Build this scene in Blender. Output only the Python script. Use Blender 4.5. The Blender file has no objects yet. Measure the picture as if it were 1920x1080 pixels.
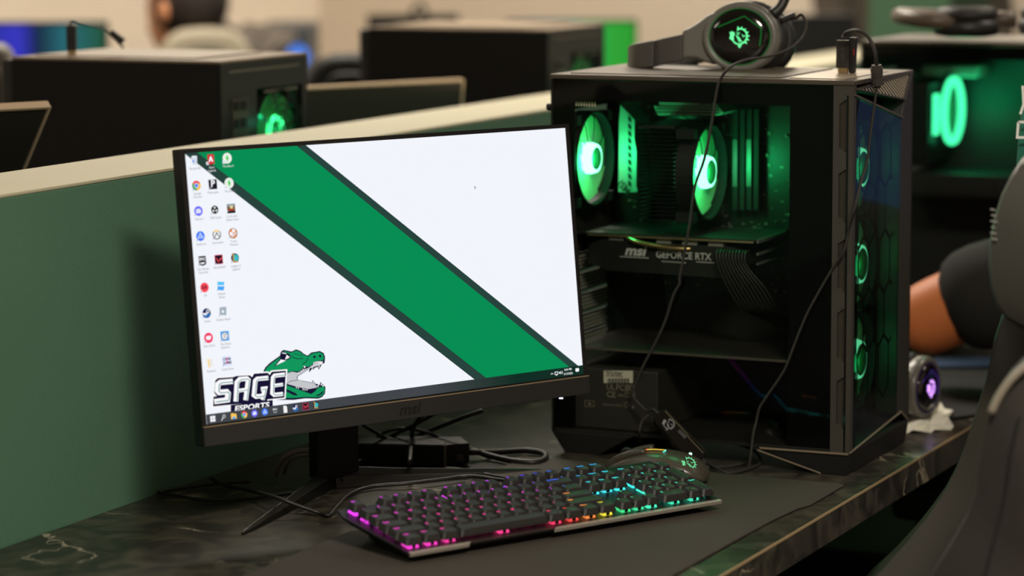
import bpy, bmesh, math, random
from mathutils import Vector, Matrix
random.seed(7)
PI = math.pi
sc = bpy.context.scene
COL = sc.collection
# ------------------------------------------------------------------ camera
F_PX, PITCH, ROLL, CAM_H = 5331.74, .135397, -.0051, .692786
cd_ = bpy.data.cameras.new('camera'); cam = bpy.data.objects.new('camera', cd_); COL.objects.link(cam)
FW = Vector((0, math.cos(PITCH), -math.sin(PITCH))); UP = Vector((0, math.sin(PITCH), math.cos(PITCH))); RT = Vector((1, 0, 0))
CR = RT*math.cos(ROLL)+UP*math.sin(ROLL); CU = UP*math.cos(ROLL)-RT*math.sin(ROLL)
mw = Matrix((CR, CU, -FW)).transposed().to_4x4(); mw.translation = (0, 0, CAM_H)
cam.matrix_world = mw
cd_.sensor_width = 36; cd_.lens = F_PX/1920*36; cd_.clip_end = 60; cd_.clip_start = .1
cd_.dof.use_dof = True; cd_.dof.focus_distance = 3.3; cd_.dof.aperture_fstop = 3.0
sc.camera = cam
# ------------------------------------------------------------------ world, lights, exposure
W = bpy.data.worlds.new('world'); sc.world = W; W.use_nodes = True
W.node_tree.nodes['Background'].inputs[0].default_value = (1, .90, .78, 1)
W.node_tree.nodes['Background'].inputs[1].default_value = .3
sc.view_settings.view_transform = 'Standard'; sc.view_settings.look = 'None'
sc.view_settings.exposure = 0; sc.view_settings.gamma = 1; sc.view_settings.use_curve_mapping = False
def area(name, loc, size, power, col=(1, .91, .775), size_y=None):
    l = bpy.data.lights.new(name, 'AREA'); l.energy = power; l.color = col; l.size = size
    if size_y: l.shape = 'RECTANGLE'; l.size_y = size_y
    o = bpy.data.objects.new(name, l); o.location = loc; o.rotation_euler = (0, 0, math.radians(64.7)); COL.objects.link(o); return o
area('ceiling_light_near', (.65, .95, 1.9), .6, 95, size_y=.6)
area('ceiling_light_left', (-2.3, 2.6, 1.9), .6, 16, size_y=1.2)
area('ceiling_light_right', (1.9, 4.4, 1.9), .6, 19, size_y=1.2)
area('ceiling_light_middle', (-.5, 5.6, 1.9), .6, 75, size_y=1.2)
area('ceiling_light_far', (1.0, 8.0, 1.9), .6, 62, size_y=1.2)
area('ceiling_light_far_left', (-2.2, 7.2, 1.9), .6, 95, (1, .84, .72), size_y=1.2)
# ------------------------------------------------------------------ unprojection helpers (points of the real place, solved from the calibrated camera)
def ray(px, py): return CR*((px-960)/F_PX) - CU*((py-540)/F_PX) + FW
def on_plane(px, py, o, n):
    d = ray(px, py); o = Vector(o); n = Vector(n); c = Vector((0, 0, CAM_H)); return c + d*((o-c).dot(n)/d.dot(n))
def on_z(px, py, z=0.): return on_plane(px, py, (0, 0, z), (0, 0, 1))
def at_y(px, py, y): return on_plane(px, py, (0, y, 0), (0, 1, 0))
A_D = math.radians(64.7)
O_D = Vector((.24691, 2.94321, 0)); U_D = Vector((math.cos(A_D), math.sin(A_D), 0)); W_D = Vector((-math.sin(A_D), math.cos(A_D), 0))
def DW(s, t, z=0.): return O_D + U_D*s + W_D*t + Vector((0, 0, z))
# ------------------------------------------------------------------ materials
def lin(c): return tuple(((x/255)/12.92 if x/255 <= .04045 else ((x/255+.055)/1.055)**2.4) for x in c)
MATS = {}
def mat(name, rgb, rough=.5, metal=0., var=.0, scale=30., bump=0., spec=.5, coat=0., emit=None, estr=1., trans=0., bscale=None, aniso=0):
    if name in MATS: return MATS[name]
    m = bpy.data.materials.new(name); m.use_nodes = True; nt = m.node_tree; b = nt.nodes['Principled BSDF']
    c = lin(rgb)
    b.inputs['Base Color'].default_value = (*c, 1); b.inputs['Roughness'].default_value = rough
    b.inputs['Metallic'].default_value = metal; b.inputs['Specular IOR Level'].default_value = spec
    b.inputs['Coat Weight'].default_value = coat; b.inputs['Coat Roughness'].default_value = .08
    b.inputs['Transmission Weight'].default_value = trans
    if emit is not None:
        b.inputs['Emission Color'].default_value = (*lin(emit), 1); b.inputs['Emission Strength'].default_value = estr
    if var or bump:
        tc = nt.nodes.new('ShaderNodeTexCoord'); n = nt.nodes.new('ShaderNodeTexNoise'); n.inputs['Scale'].default_value = scale; n.inputs['Detail'].default_value = 6
        nt.links.new(tc.outputs['Object'], n.inputs['Vector'])
        if var:
            r = nt.nodes.new('ShaderNodeMixRGB'); r.inputs[1].default_value = (*[x*(1-var) for x in c], 1); r.inputs[2].default_value = (*[min(1, x*(1+var)) for x in c], 1)
            nt.links.new(n.outputs['Fac'], r.inputs[0]); nt.links.new(r.outputs[0], b.inputs['Base Color'])
        if bump:
            n2 = nt.nodes.new('ShaderNodeTexNoise'); n2.inputs['Scale'].default_value = bscale or scale*8; n2.inputs['Detail'].default_value = 3
            nt.links.new(tc.outputs['Object'], n2.inputs['Vector'])
            bp = nt.nodes.new('ShaderNodeBump'); bp.inputs['Strength'].default_value = bump; bp.inputs['Distance'].default_value = .002
            nt.links.new(n2.outputs['Fac'], bp.inputs['Height']); nt.links.new(bp.outputs[0], b.inputs['Normal'])
    MATS[name] = m; return m
def glow(name, rgb, s=1.):
    if name in MATS: return MATS[name]
    m = bpy.data.materials.new(name); m.use_nodes = True; nt = m.node_tree; nt.nodes.clear()
    e = nt.nodes.new('ShaderNodeEmission'); e.inputs[0].default_value = (*lin(rgb), 1); e.inputs[1].default_value = s
    o = nt.nodes.new('ShaderNodeOutputMaterial'); nt.links.new(e.outputs[0], o.inputs[0]); MATS[name] = m; return m
def led_mat(name, s, mixdark=0.):
    m = bpy.data.materials.new(name); m.use_nodes = True; nt = m.node_tree; nt.nodes.clear()
    e = nt.nodes.new('ShaderNodeEmission'); oi = nt.nodes.new('ShaderNodeObjectInfo'); nt.links.new(oi.outputs['Color'], e.inputs[0]); e.inputs[1].default_value = s
    o = nt.nodes.new('ShaderNodeOutputMaterial'); last = e
    if mixdark:
        g = nt.nodes.new('ShaderNodeBsdfGlass'); g.inputs['Roughness'].default_value = .15
        mx = nt.nodes.new('ShaderNodeMixShader'); mx.inputs[0].default_value = mixdark
        tc = nt.nodes.new('ShaderNodeTexCoord'); vo = nt.nodes.new('ShaderNodeTexVoronoi'); vo.inputs['Scale'].default_value = 380
        nt.links.new(tc.outputs['Object'], vo.inputs['Vector']); nt.links.new(vo.outputs['Distance'], mx.inputs[0])
        nt.links.new(e.outputs[0], mx.inputs[1]); nt.links.new(g.outputs[0], mx.inputs[2]); last = mx
    nt.links.new(last.outputs[0], o.inputs[0]); return m
def glass_mat(name, tint, refl_rough=.0, spec=1.45, gloss=1.0):
    m = bpy.data.materials.new(name); m.use_nodes = True; nt = m.node_tree; nt.nodes.clear()
    t = nt.nodes.new('ShaderNodeBsdfTransparent'); t.inputs[0].default_value = (*tint, 1)
    g = nt.nodes.new('ShaderNodeBsdfGlossy'); g.inputs['Roughness'].default_value = refl_rough; g.inputs[0].default_value = (gloss, gloss, gloss, 1)
    fr = nt.nodes.new('ShaderNodeFresnel'); fr.inputs[0].default_value = spec
    mx = nt.nodes.new('ShaderNodeMixShader'); o = nt.nodes.new('ShaderNodeOutputMaterial')
    ge = nt.nodes.new('ShaderNodeNewGeometry'); sb = nt.nodes.new('ShaderNodeMath'); sb.operation = 'SUBTRACT'; sb.use_clamp = True
    nt.links.new(fr.outputs[0], sb.inputs[0]); nt.links.new(ge.outputs['Backfacing'], sb.inputs[1])   # reflect once, on the outer faces only
    nt.links.new(sb.outputs[0], mx.inputs[0]); nt.links.new(t.outputs[0], mx.inputs[1]); nt.links.new(g.outputs[0], mx.inputs[2]); nt.links.new(mx.outputs[0], o.inputs[0]); return m
# ------------------------------------------------------------------ mesh building
class MB:
    def __init__(s, T=None): s.v = []; s.f = []; s.T = T or Matrix()
    def add(s, vs, fs):
        n = len(s.v); s.v += [tuple(s.T @ Vector(v)) for v in vs]; s.f += [tuple(i+n for i in f) for f in fs]; return s
    def box(s, x0, x1, y0, y1, z0, z1):
        return s.add([(x0, y0, z0), (x1, y0, z0), (x1, y1, z0), (x0, y1, z0), (x0, y0, z1), (x1, y0, z1), (x1, y1, z1), (x0, y1, z1)],
                     [(3, 2, 1, 0), (4, 5, 6, 7), (0, 1, 5, 4), (1, 2, 6, 5), (2, 3, 7, 6), (3, 0, 4, 7)])
    def prism(s, pts, z0, z1, top=None):
        n = len(pts); top = top or pts
        return s.add([(p[0], p[1], z0) for p in pts]+[(p[0], p[1], z1) for p in top],
                     [tuple(reversed(range(n))), tuple(range(n, 2*n))]+[(i, (i+1) % n, n+(i+1) % n, n+i) for i in range(n)])
    def rings(s, R, caps=True, closed=False):
        n = len(R[0]); m = len(R); vs = [p for r in R for p in r]; fs = []
        for k in range(m if closed else m-1):
            a, b = k*n, ((k+1) % m)*n
            fs += [(a+i, a+(i+1) % n, b+(i+1) % n, b+i) for i in range(n)]
        if caps and not closed: fs += [tuple(reversed(range(n))), tuple(range((m-1)*n, m*n))]
        return s.add(vs, fs)
    def lathe(s, prof, n=24, axis='z', c=(0, 0, 0), caps=True):   # prof: (r, h)
        R = []
        for r, h in prof:
            q = []
            for i in range(n):
                a = 2*PI*i/n; x, y = r*math.cos(a), r*math.sin(a)
                p = {'z': (x, y, h), 'y': (x, h, -y), 'x': (h, x, y)}[axis]
                q.append((p[0]+c[0], p[1]+c[1], p[2]+c[2]))
            R.append(q)
        return s.rings(R, caps)
    def torus(s, R0, r, n=36, k=8, axis='z', c=(0, 0, 0), sx=1., sy=1.):
        R = []
        for i in range(n):
            a = 2*PI*i/n; q = []
            for j in range(k):
                b = 2*PI*j/k; rr = R0+r*math.cos(b); x, y, h = rr*math.cos(a)*sx, rr*math.sin(a)*sy, r*math.sin(b)
                p = {'z': (x, y, h), 'y': (x, h, y), 'x': (h, x, y)}[axis]; q.append((p[0]+c[0], p[1]+c[1], p[2]+c[2]))
            R.append(q)
        return s.rings(R, closed=True)
    def tube(s, pts, r, k=8, smooth=5):
        P = [Vector(p) for p in pts]
        if smooth and len(P) > 2:
            Q = []
            for i in range(len(P)-1):
                a, b, c, d = P[max(i-1, 0)], P[i], P[i+1], P[min(i+2, len(P)-1)]
                for j in range(smooth):
                    t = j/smooth; Q.append(.5*((2*b)+(c-a)*t+(2*a-5*b+4*c-d)*t*t+(3*b-a-3*c+d)*t**3))
            Q.append(P[-1]); P = Q
        R = []; n = None
        rr = r if callable(r) else (lambda t: r)
        for i, p in enumerate(P):
            t = (P[min(i+1, len(P)-1)]-P[max(i-1, 0)])
            if t.length < 1e-9: t = Vector((0, 0, 1))
            t.normalize()
            if n is None: n = t.orthogonal().normalized()
            n = (n-t*n.dot(t)); n = n.normalized() if n.length > 1e-6 else t.orthogonal().normalized(); b = t.cross(n); q = rr(i/(len(P)-1))
            R.append([tuple(p+(n*math.cos(2*PI*j/k)+b*math.sin(2*PI*j/k))*q) for j in range(k)])
        return s.rings(R)
    def stroke(s, pts, w, z=0., closed=False):      # flat line in the xy plane
        P = [Vector((p[0], p[1])) for p in pts]; n = len(P); L = []
        for i in range(n):
            a = P[i-1] if (i or closed) else None; c = P[(i+1) % n] if (i < n-1 or closed) else None
            d1 = (P[i]-a).normalized() if a is not None else None; d2 = (c-P[i]).normalized() if c is not None else None
            d1 = d1 or d2; d2 = d2 or d1; t = (d1+d2)
            t = t.normalized() if t.length > 1e-6 else d1; nn = Vector((-t.y, t.x)); k = max(.45, nn.dot(Vector((-d1.y, d1.x))))
            L.append((P[i]+nn*w/2/k, P[i]-nn*w/2/k))
        vs = [(p.x, p.y, z) for q in L for p in q]; m = n if closed else n-1
        return s.add(vs, [(2*i+1, 2*((i+1) % n)+1, 2*((i+1) % n), 2*i) for i in range(m)])
    def flat(s, pts, z=0.): return s.add([(p[0], p[1], z) for p in pts], [tuple(range(len(pts)))])
    def disc(s, x, y, r, z=0., n=20, ry=None, a0=0, a1=2*PI):
        full = abs(a1-a0-2*PI) < 1e-6; ry = ry or r; m = n if full else n+1
        p = [(x+r*math.cos(a0+(a1-a0)*i/n), y+ry*math.sin(a0+(a1-a0)*i/n)) for i in range(m)]
        if not full: p.append((x, y))
        return s.flat(p, z)
def obj(name, mb, m, parent=None, smooth=False, bevel=0., bseg=2, sub=0, loc=None, label=None, cat=None, group=None, kind=None):
    if isinstance(mb, MB):
        me = bpy.data.meshes.new(name); me.from_pydata(mb.v, [], mb.f); me.validate(); me.update()
        if m: me.materials.append(m)
        bm = bmesh.new(); bm.from_mesh(me); bmesh.ops.recalc_face_normals(bm, faces=bm.faces) if not getattr(mb, 'keep', False) else None; bm.to_mesh(me); bm.free()
        if smooth: me.polygons.foreach_set('use_smooth', [True]*len(me.polygons)); me.update()
    else: me = mb
    o = bpy.data.objects.new(name, me); COL.objects.link(o)
    if bevel:
        b = o.modifiers.new('bevel', 'BEVEL'); b.width = bevel; b.segments = bseg; b.limit_method = 'ANGLE'; b.angle_limit = .6
        if not smooth:
            me.polygons.foreach_set('use_smooth', [True]*len(me.polygons)); b.harden_normals = False
            w = o.modifiers.new('wn', 'WEIGHTED_NORMAL'); w.keep_sharp = True
    if sub: q = o.modifiers.new('sub', 'SUBSURF'); q.levels = q.render_levels = sub
    if parent: o.parent = parent
    if loc: o.location = loc
    tag(o, label, cat, group, kind); return o
def tag(o, label=None, cat=None, group=None, kind=None):
    if label: o['label'] = label
    if cat: o['category'] = cat
    if group: o['group'] = group
    if kind: o['kind'] = kind
    return o
def thing(name, loc, rz=0., label=None, cat=None, group=None, mtx=None):
    o = bpy.data.objects.new(name, None); o.empty_display_size = .05; COL.objects.link(o)
    if mtx is not None: o.matrix_world = mtx
    else: o.location = loc; o.rotation_euler = (0, 0, rz)
    return tag(o, label, cat, group)
TXT = {}
def text_mesh(body, bold=0., shear=0., sx=1.):
    k = (body, bold, shear, sx)
    if k in TXT: return TXT[k]
    c = bpy.data.curves.new('text', 'FONT'); c.body = body; c.align_x = 'CENTER'; c.align_y = 'CENTER'; c.size = 1; c.offset = bold; c.shear = shear; c.resolution_u = 3
    o = bpy.data.objects.new('text', c); COL.objects.link(o); dg = bpy.context.evaluated_depsgraph_get()
    me = bpy.data.meshes.new_from_object(o.evaluated_get(dg)); bpy.data.objects.remove(o); TXT[k] = ([tuple(v.co) for v in me.vertices], [tuple(p.vertices) for p in me.polygons]); return TXT[k]
def add_text(mb, body, x, y, size, z=0., bold=0., shear=0., sx=1., rot=0.):
    vs, fs = text_mesh(body, bold, shear, sx); c, s = math.cos(rot), math.sin(rot)
    return mb.add([(x+size*(sx*v[0]*c-v[1]*s), y+size*(sx*v[0]*s+v[1]*c), z) for v in vs], fs)
def fit_text(mb, body, x, y, width, z=0., bold=.03, shear=0., asp=1.):
    vs, fs = text_mesh(body, bold, shear); w = max(v[0] for v in vs)-min(v[0] for v in vs); k = width/w
    return mb.add([(x+k*v[0], y+k*v[1]*asp, z) for v in vs], fs)
def frame(o, ex, ey, ez):   # 4x4 from origin and axes
    m = Matrix((Vector(ex), Vector(ey), Vector(ez))).transposed().to_4x4(); m.translation = Vector(o); return m
# MX: maps design (x, y, z) so that x->X, y->Z, z->-Y  (upright panel facing -Y)
def upright(x=0, y=0, z=0): return frame((x, y, z), (1, 0, 0), (0, 0, 1), (0, -1, 0))
# ------------------------------------------------------------------ shared materials
BLK = mat('black_plastic', (24, 23, 22), .45, var=.15, scale=60)
BLK2 = mat('matte_black', (11, 11, 10), .6, var=.1, spec=.35)
GREYP = mat('dark_grey_plastic', (48, 45, 42), .42, var=.1, scale=80, bump=.15)
STEEL = mat('dark_painted_steel', (26, 24, 22), .5, var=.1)
GLOSSB = mat('gloss_black', (8, 8, 9), .1, coat=.5)
CABLE = mat('black_cable', (26, 24, 22), .5, var=.2, scale=300)
BRAID = mat('braided_cable', (42, 38, 32), .6, var=.5, scale=900, bump=.4)
SILVER = mat('brushed_silver', (205, 198, 186), .35, metal=.7, var=.1, scale=200)
GOLD = mat('gold_contact', (205, 182, 140), .3, metal=.9, var=.05)
WHITEP = mat('white_paper', (235, 232, 215), .8, var=.03)
GREEN_W = mat('green_wall_paint', (78, 115, 92), .75, var=.05, scale=6, bump=.25, bscale=260)
CREAM_W = mat('cream_paint', (184, 178, 150), .7, var=.04, scale=10, bump=.2, bscale=200)
BEIGE_W = mat('beige_wall_paint', (222, 208, 190), .85, var=.02, scale=3)
NAVY_W = mat('navy_reflected_paint', (92, 128, 200), .85, var=.03, scale=3)
CARPET = mat('dark_carpet', (46, 42, 40), .95, var=.25, scale=90, bump=.5)
CEIL = mat('ceiling_tile_paint', (225, 218, 205), .9, var=.03)
def laminate():
    m = bpy.data.materials.new('dark_stone_laminate'); m.use_nodes = True; nt = m.node_tree; b = nt.nodes['Principled BSDF']; L = nt.links.new
    tc = nt.nodes.new('ShaderNodeTexCoord')
    n = nt.nodes.new('ShaderNodeTexNoise'); n.inputs['Scale'].default_value = 22; n.inputs['Detail'].default_value = 8; n.inputs['Distortion'].default_value = 1.2
    L(tc.outputs['Object'], n.inputs['Vector'])
    r = nt.nodes.new('ShaderNodeValToRGB'); r.color_ramp.elements[0].position = .40; r.color_ramp.elements[1].position = .66
    r.color_ramp.elements[0].color = (*lin((40, 38, 33)), 1); r.color_ramp.elements[1].color = (*lin((74, 69, 59)), 1); L(n.outputs['Fac'], r.inputs[0])
    n2 = nt.nodes.new('ShaderNodeTexNoise'); n2.inputs['Scale'].default_value = 4.5; n2.inputs['Detail'].default_value = 12; n2.inputs['Distortion'].default_value = .6
    L(tc.outputs['Object'], n2.inputs['Vector'])
    r2 = nt.nodes.new('ShaderNodeValToRGB'); e = r2.color_ramp.elements; e[0].position = .495; e[0].color = (0, 0, 0, 1); e[1].position = .5; e[1].color = (1, 1, 1, 1)
    k = e.new(.505); k.color = (0, 0, 0, 1); L(n2.outputs['Fac'], r2.inputs[0])
    n3 = nt.nodes.new('ShaderNodeTexNoise'); n3.inputs['Scale'].default_value = 9; L(tc.outputs['Object'], n3.inputs['Vector'])
    r3 = nt.nodes.new('ShaderNodeValToRGB'); r3.color_ramp.elements[0].position = .52; r3.color_ramp.elements[1].position = .58; L(n3.outputs['Fac'], r3.inputs[0])
    mu = nt.nodes.new('ShaderNodeMath'); mu.operation = 'MULTIPLY'; L(r2.outputs[0], mu.inputs[0]); L(r3.outputs[0], mu.inputs[1])
    mx = nt.nodes.new('ShaderNodeMixRGB'); mx.inputs[2].default_value = (*lin((190, 180, 158)), 1); L(mu.outputs[0], mx.inputs[0]); L(r.outputs[0], mx.inputs[1])
    L(mx.outputs[0], b.inputs['Base Color']); b.inputs['Roughness'].default_value = .3; b.inputs['Specular IOR Level'].default_value = .4; return m
LAM = laminate()
GREEN_RGB = (0, 255, 110)
# ================================================================== THE SETTING
Rz = Matrix.Rotation(A_D, 4, 'Z')
DF = Matrix.Translation(O_D) @ Rz     # desk frame: x along the desk, y towards the partition
def smesh(name, mb, m, **k): k.setdefault('kind', 'structure'); return obj(name, mb, m, **k)
FZ = -.73
smesh('floor', MB(DF).box(-5.5, 5.3, -3.6, 3.5, FZ-.1, FZ), CARPET)
smesh('ceiling', MB(DF).box(-5.5, 5.3, -3.6, 3.5, 2.0, 2.1), CEIL)
smesh('wall_left', MB(DF).box(-5.5, 5.3, 3.35, 3.5, FZ, 2.0), BEIGE_W)
smesh('wall_back', MB(DF).box(5.1, 5.3, -.2, 3.35, FZ, 2.0), BEIGE_W)
smesh('wall_right', MB(DF).box(5.1, 5.3, -3.6, -.2, FZ, 2.0), NAVY_W)  # unseen wall, coloured navy for the blue reflection in the front glass
smesh('unseen_dark_panel', MB(DF).box(5.04, 5.1, -3.6, -.2, FZ, -.30), BLK2)  # unseen dark band added to blacken the lower part of that reflection
smesh('wall_side', MB(DF).box(-5.5, 5.1, -3.6, -3.5, FZ, 2.0), BEIGE_W)
smesh('wall_front', MB(DF).box(-5.6, -5.5, -3.6, 3.5, FZ, 2.0), BEIGE_W)
smesh('baseboard_back', MB(DF).box(5.085, 5.1, -.2, 3.35, FZ, FZ+.1), BLK2)
smesh('baseboard_left', MB(DF).box(-5.5, 5.1, 3.335, 3.35, FZ, FZ+.1), BLK2)
# green column near the back wall
def green_column():
    y = 7.0; x0, x1 = at_y(1629, 40, y).x, at_y(1771, 40, y).x
    c = Vector((x0, y, 0)); w = (x1-x0)/math.cos(A_D-PI/2)   # width along -W_D
    T = Matrix.Translation(c) @ Rz
    smesh('trim_1', MB(T).box(0, .34, -w, 0, FZ, 2.0), mat('green_column_paint', (70, 104, 76), .8, var=.03), label='green painted square column', )
green_column()
# partition between the two desk rows
PT = DF @ Matrix.Translation((-.1, .757, 0)) @ Matrix.Rotation(math.radians(-.9), 4, 'Z')
par = smesh('trim_2', MB(PT).box(-2.2, 3.3, 0, .15, FZ, .379), GREEN_W, bevel=.002)
smesh('partition_cap', MB(PT).box(-2.2, 3.3, -.0005, .1505, .379, .383), CREAM_W, parent=par, kind=None, bevel=.001)
# desks
def desk(name, y0, y1, front, label):
    root = thing(name, DW(0, 0), A_D, label, 'desk')
    b = MB().box(-2.0, 3.3, y0, y1, -.038, 0); obj('desktop', b, LAM, root, bevel=.0012)
    fy = y0 if front < 0 else y1
    obj('edge_glint_strip', MB().box(-2.0, 3.3, fy-.0006, fy+.0006, -.0026, .0002), mat('edge_glint_paint', (170, 145, 110), .4), root)  # pale strip painted for the light caught along the desk's front edge
    if front < 0: obj('support_panel', MB().box(1.2, 1.23, .05, .7, FZ, -.0385), GREEN_W, root, label='green painted support panel')
    for sx in (-1.9, 2.4, 3.2):
        obj('support_panel', MB().box(sx, sx+.03, y0+.12, y1-.01, FZ, -.0385), BLK2, root)
desk('desk', 0, .7565, -1, 'long dark stone-laminate desk carrying the lit monitor, keyboard and glass-sided computer')
desk('desk', .92, 1.66, 1, 'dark desk on the far side of the green partition, under the computers seen from behind')

# ================================================================== MONITOR
def dragon(mb, cx, cy, R, z=0., flip=1):
    def P(x, y): return (cx+flip*R*x, cy+R*y)
    ring = [(-.32, .42), (-.22, .78), (.1, .95), (.45, .88), (.75, .6), (.88, .25), (.85, -.1), (.65, -.45), (.35, -.7), (0, -.78), (-.4, -.65), (-.72, -.3), (-.85, .1)]
    mb.stroke([P(*p) for p in ring[1:]], R*.13, z)
    for a in range(-40, 121, 23):
        t = math.radians(a); c, s = math.cos(t), math.sin(t)
        mb.flat([P(.88*c+.12*s+.02, .88*s-.12*c+.05), P(1.2*c+.02, 1.2*s+.05), P(.88*c-.12*s+.02, .88*s+.12*c+.05)], z)
    mb.flat([P(-1.05, -.15), (P(-.95, .25)), P(-1.08, .6), P(-.9, .5), P(-.82, .72), P(-.68, .5), P(-.55, .62), P(-.5, .3), P(-.62, .05), P(-.55, -.25), P(-.8, -.3)], z+1e-5)
    for k in range(4):
        mb.stroke([P(-.35+.12*k, .3-.1*k), P(-.15+.12*k, -.1-.08*k), P(.05+.12*k, -.55)], R*.055, z+1e-5)
    mb.stroke([P(-.25, .6), P(-.1, .3), P(.05, .55)], R*.07, z); mb.stroke([P(.3, .3), P(.5, .12), P(.75, .2)], R*.07, z); mb.stroke([P(.45, .0), P(.5, .12)], R*.07, z)
    mb.stroke([P(.05, -.72), P(.1, -1.15)], R*.16, z); mb.stroke([P(-.1, -1.0), P(.1, -.95), P(.3, -.9)], R*.1, z); return mb
MYAW, MT = .65312, .11421
mcen = Vector((-.134775, 3.228778, .275272)); mnh = Vector((math.sin(MYAW), -math.cos(MYAW), 0))
mon = thing('monitor', (mcen-mnh*.13)*1, MYAW, 'black monitor showing a green diagonal stripe desktop wallpaper', 'monitor'); mon.location.z = 0
PM = frame((0, -.13, mcen.z), (1, 0, 0), (0, math.sin(MT), math.cos(MT)), (0, -math.cos(MT), math.sin(MT)))
SW, SH = .2640, .1482
body = MB(PM)
body.prism([(-.2697, -.1722), (.2697, -.1722), (.2697, .1530), (-.2697, .1530)], -.018, -.0012)
bk = [(-.2697, -.1722), (.2697, -.1722), (.2697, .1530), (-.2697, .1530)]
body.prism([(x*.72, y*.72) for x, y in bk], -.05, -.018, bk)
obj('housing', body, mat('monitor_shell', (13, 13, 12), .5, spec=.35), mon, bevel=.0012)
fr = MB(PM)
fr.box(-.2697, -SW, -.1515, .1530, -.0012, .0004).box(SW, .2697, -.1515, .1530, -.0012, .0004).box(-SW, SW, SH, .1530, -.0012, .0004)
obj('bezel', fr, mat('thin_bezel', (13, 12, 16), .35), mon)
ch = obj('chin', MB(PM).box(-.2697, .2697, -.1722, -.1510, -.0012, .0035), mat('monitor_chin', (29, 28, 27), .6, var=.08, scale=200), mon, bevel=.0006)
obj('chin_ridge', MB(PM).box(-.2697, .2697, -.1513, -.1502, .0, .0042), mat('chin_ridge_metal', (150, 132, 104), .35, metal=.3), mon)
obj('logo', fit_text(MB(PM), 'msi', .0035, -.1617, .031, .0039, .02, .25, .85), BLK2, ch)
obj('power_button', MB(PM).disc(.2286, -.1728, .0013, .0010, 12), BLK, mon)
led = MB(PM); led.rings([[(.2286+.0012*math.cos(PI*i/4), -.1736+.0010*math.sin(PI*i/4), z) for i in range(8)] for z in (-.004, .0015)]); obj('power_led', led, glow('white_led', (235, 240, 255), 1.8), mon)
WHT = glow('screen_white', (242, 245, 251), 1.0)
scr = obj('screen', MB(PM).flat([(-SW, -SH), (SW, -SH), (SW, SH), (-SW, SH)], 0), WHT, mon, label='lit white desktop with a green diagonal stripe')
S = {}
def sm(name, rgb, s=1.): return glow('screen_'+name, rgb, s)
def sp(name, mb, m): return obj(name, mb, m, scr)
sp('stripe_border', MB(PM).flat([(-SW, SH), (-.1070, SH), (.2578, -.1380), (.1023, -.1380), (-SW, .1475)], .0001), sm('slate', (40, 66, 60)))
sp('stripe', MB(PM).flat([(-.2485, SH), (-.1195, SH), (.2440, -.1380), (.1193, -.1380)], .0002), sm('green', (8, 142, 84), .98))
def taskbar_mat():
    m = bpy.data.materials.new('screen_taskbar'); m.use_nodes = True; nt = m.node_tree; nt.nodes.clear()
    tc = nt.nodes.new('ShaderNodeTexCoord'); sx = nt.nodes.new('ShaderNodeSeparateXYZ'); mr = nt.nodes.new('ShaderNodeMapRange')
    mr.inputs[1].default_value = .03; mr.inputs[2].default_value = .16; r = nt.nodes.new('ShaderNodeMixRGB')
    r.inputs[1].default_value = (*lin((66, 70, 74)), 1); r.inputs[2].default_value = (*lin((18, 46, 36)), 1)
    e = nt.nodes.new('ShaderNodeEmission'); o = nt.nodes.new('ShaderNodeOutputMaterial')
    nt.links.new(tc.outputs['Object'], sx.inputs[0]); nt.links.new(sx.outputs[0], mr.inputs[0]); nt.links.new(mr.outputs[0], r.inputs[0]); nt.links.new(r.outputs[0], e.inputs[0]); nt.links.new(e.outputs[0], o.inputs[0]); return m
TB = -.1374
sp('taskbar', MB(PM).flat([(-SW, -SH), (SW, -SH), (SW, TB), (-SW, TB)], .0008), taskbar_mat())
# --- team emblem, drawn in its own design units then laid on the screen
EM = PM @ Matrix(((1.04e-4, -8e-6, 0, -.1853-1.04e-4*800+8e-6*700), (-1.1375e-5, -8.717e-5, 0, -.1263+1.1375e-5*800+8.717e-5*700), (0, 0, 1, 0), (0, 0, 0, 1)))
NAVY = sm('navy', (24, 20, 52)); WSC = sm('paper_white', (250, 250, 252)); GRN2 = sm('gator_green', (18, 150, 92)); GRY = sm('mouth_grey', (196, 198, 202)); TEAL = sm('teal', (60, 130, 128))
head = [(765, 385), (790, 330), (850, 270), (975, 180), (985, 130), (1020, 105), (1120, 125), (1180, 97), (1240, 120), (1270, 150), (1325, 175), (1370, 135), (1480, 115), (1530, 140), (1548, 190), (1542, 265), (1505, 290), (1485, 325), (1465, 358), (1455, 318), (1410, 335), (1395, 360), (1385, 340), (1345, 390), (1335, 352), (1200, 442), (1192, 470), (1212, 488), (1388, 520), (1380, 485), (1430, 530), (1478, 555), (1485, 512), (1520, 540), (1553, 580), (1547, 660), (1510, 706), (1460, 727), (1300, 722), (1150, 742), (920, 742), (900, 500)]
sp('emblem_outline', MB(EM).flat(head, .00025), NAVY)
g = MB(EM).flat([(785, 383), (810, 335), (870, 278), (985, 195), (1000, 145), (1030, 122), (1110, 142), (1180, 113), (1230, 133), (1265, 165), (1330, 191), (1378, 150), (1475, 130), (1520, 152), (1530, 190), (1525, 235), (1460, 238), (1400, 262), (1370, 300), (1320, 320), (1285, 300), (1250, 345), (1210, 378), (1130, 372), (1060, 395), (900, 500)], .0003)
g.flat([(1040, 552), (1180, 600), (1290, 640), (1370, 668), (1420, 632), (1450, 590), (1530, 568), (1540, 600), (1533, 655), (1500, 693), (1450, 709), (1300, 704), (1150, 716), (1030, 716)], .0003)
sp('emblem_skin', g, GRN2)
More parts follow.
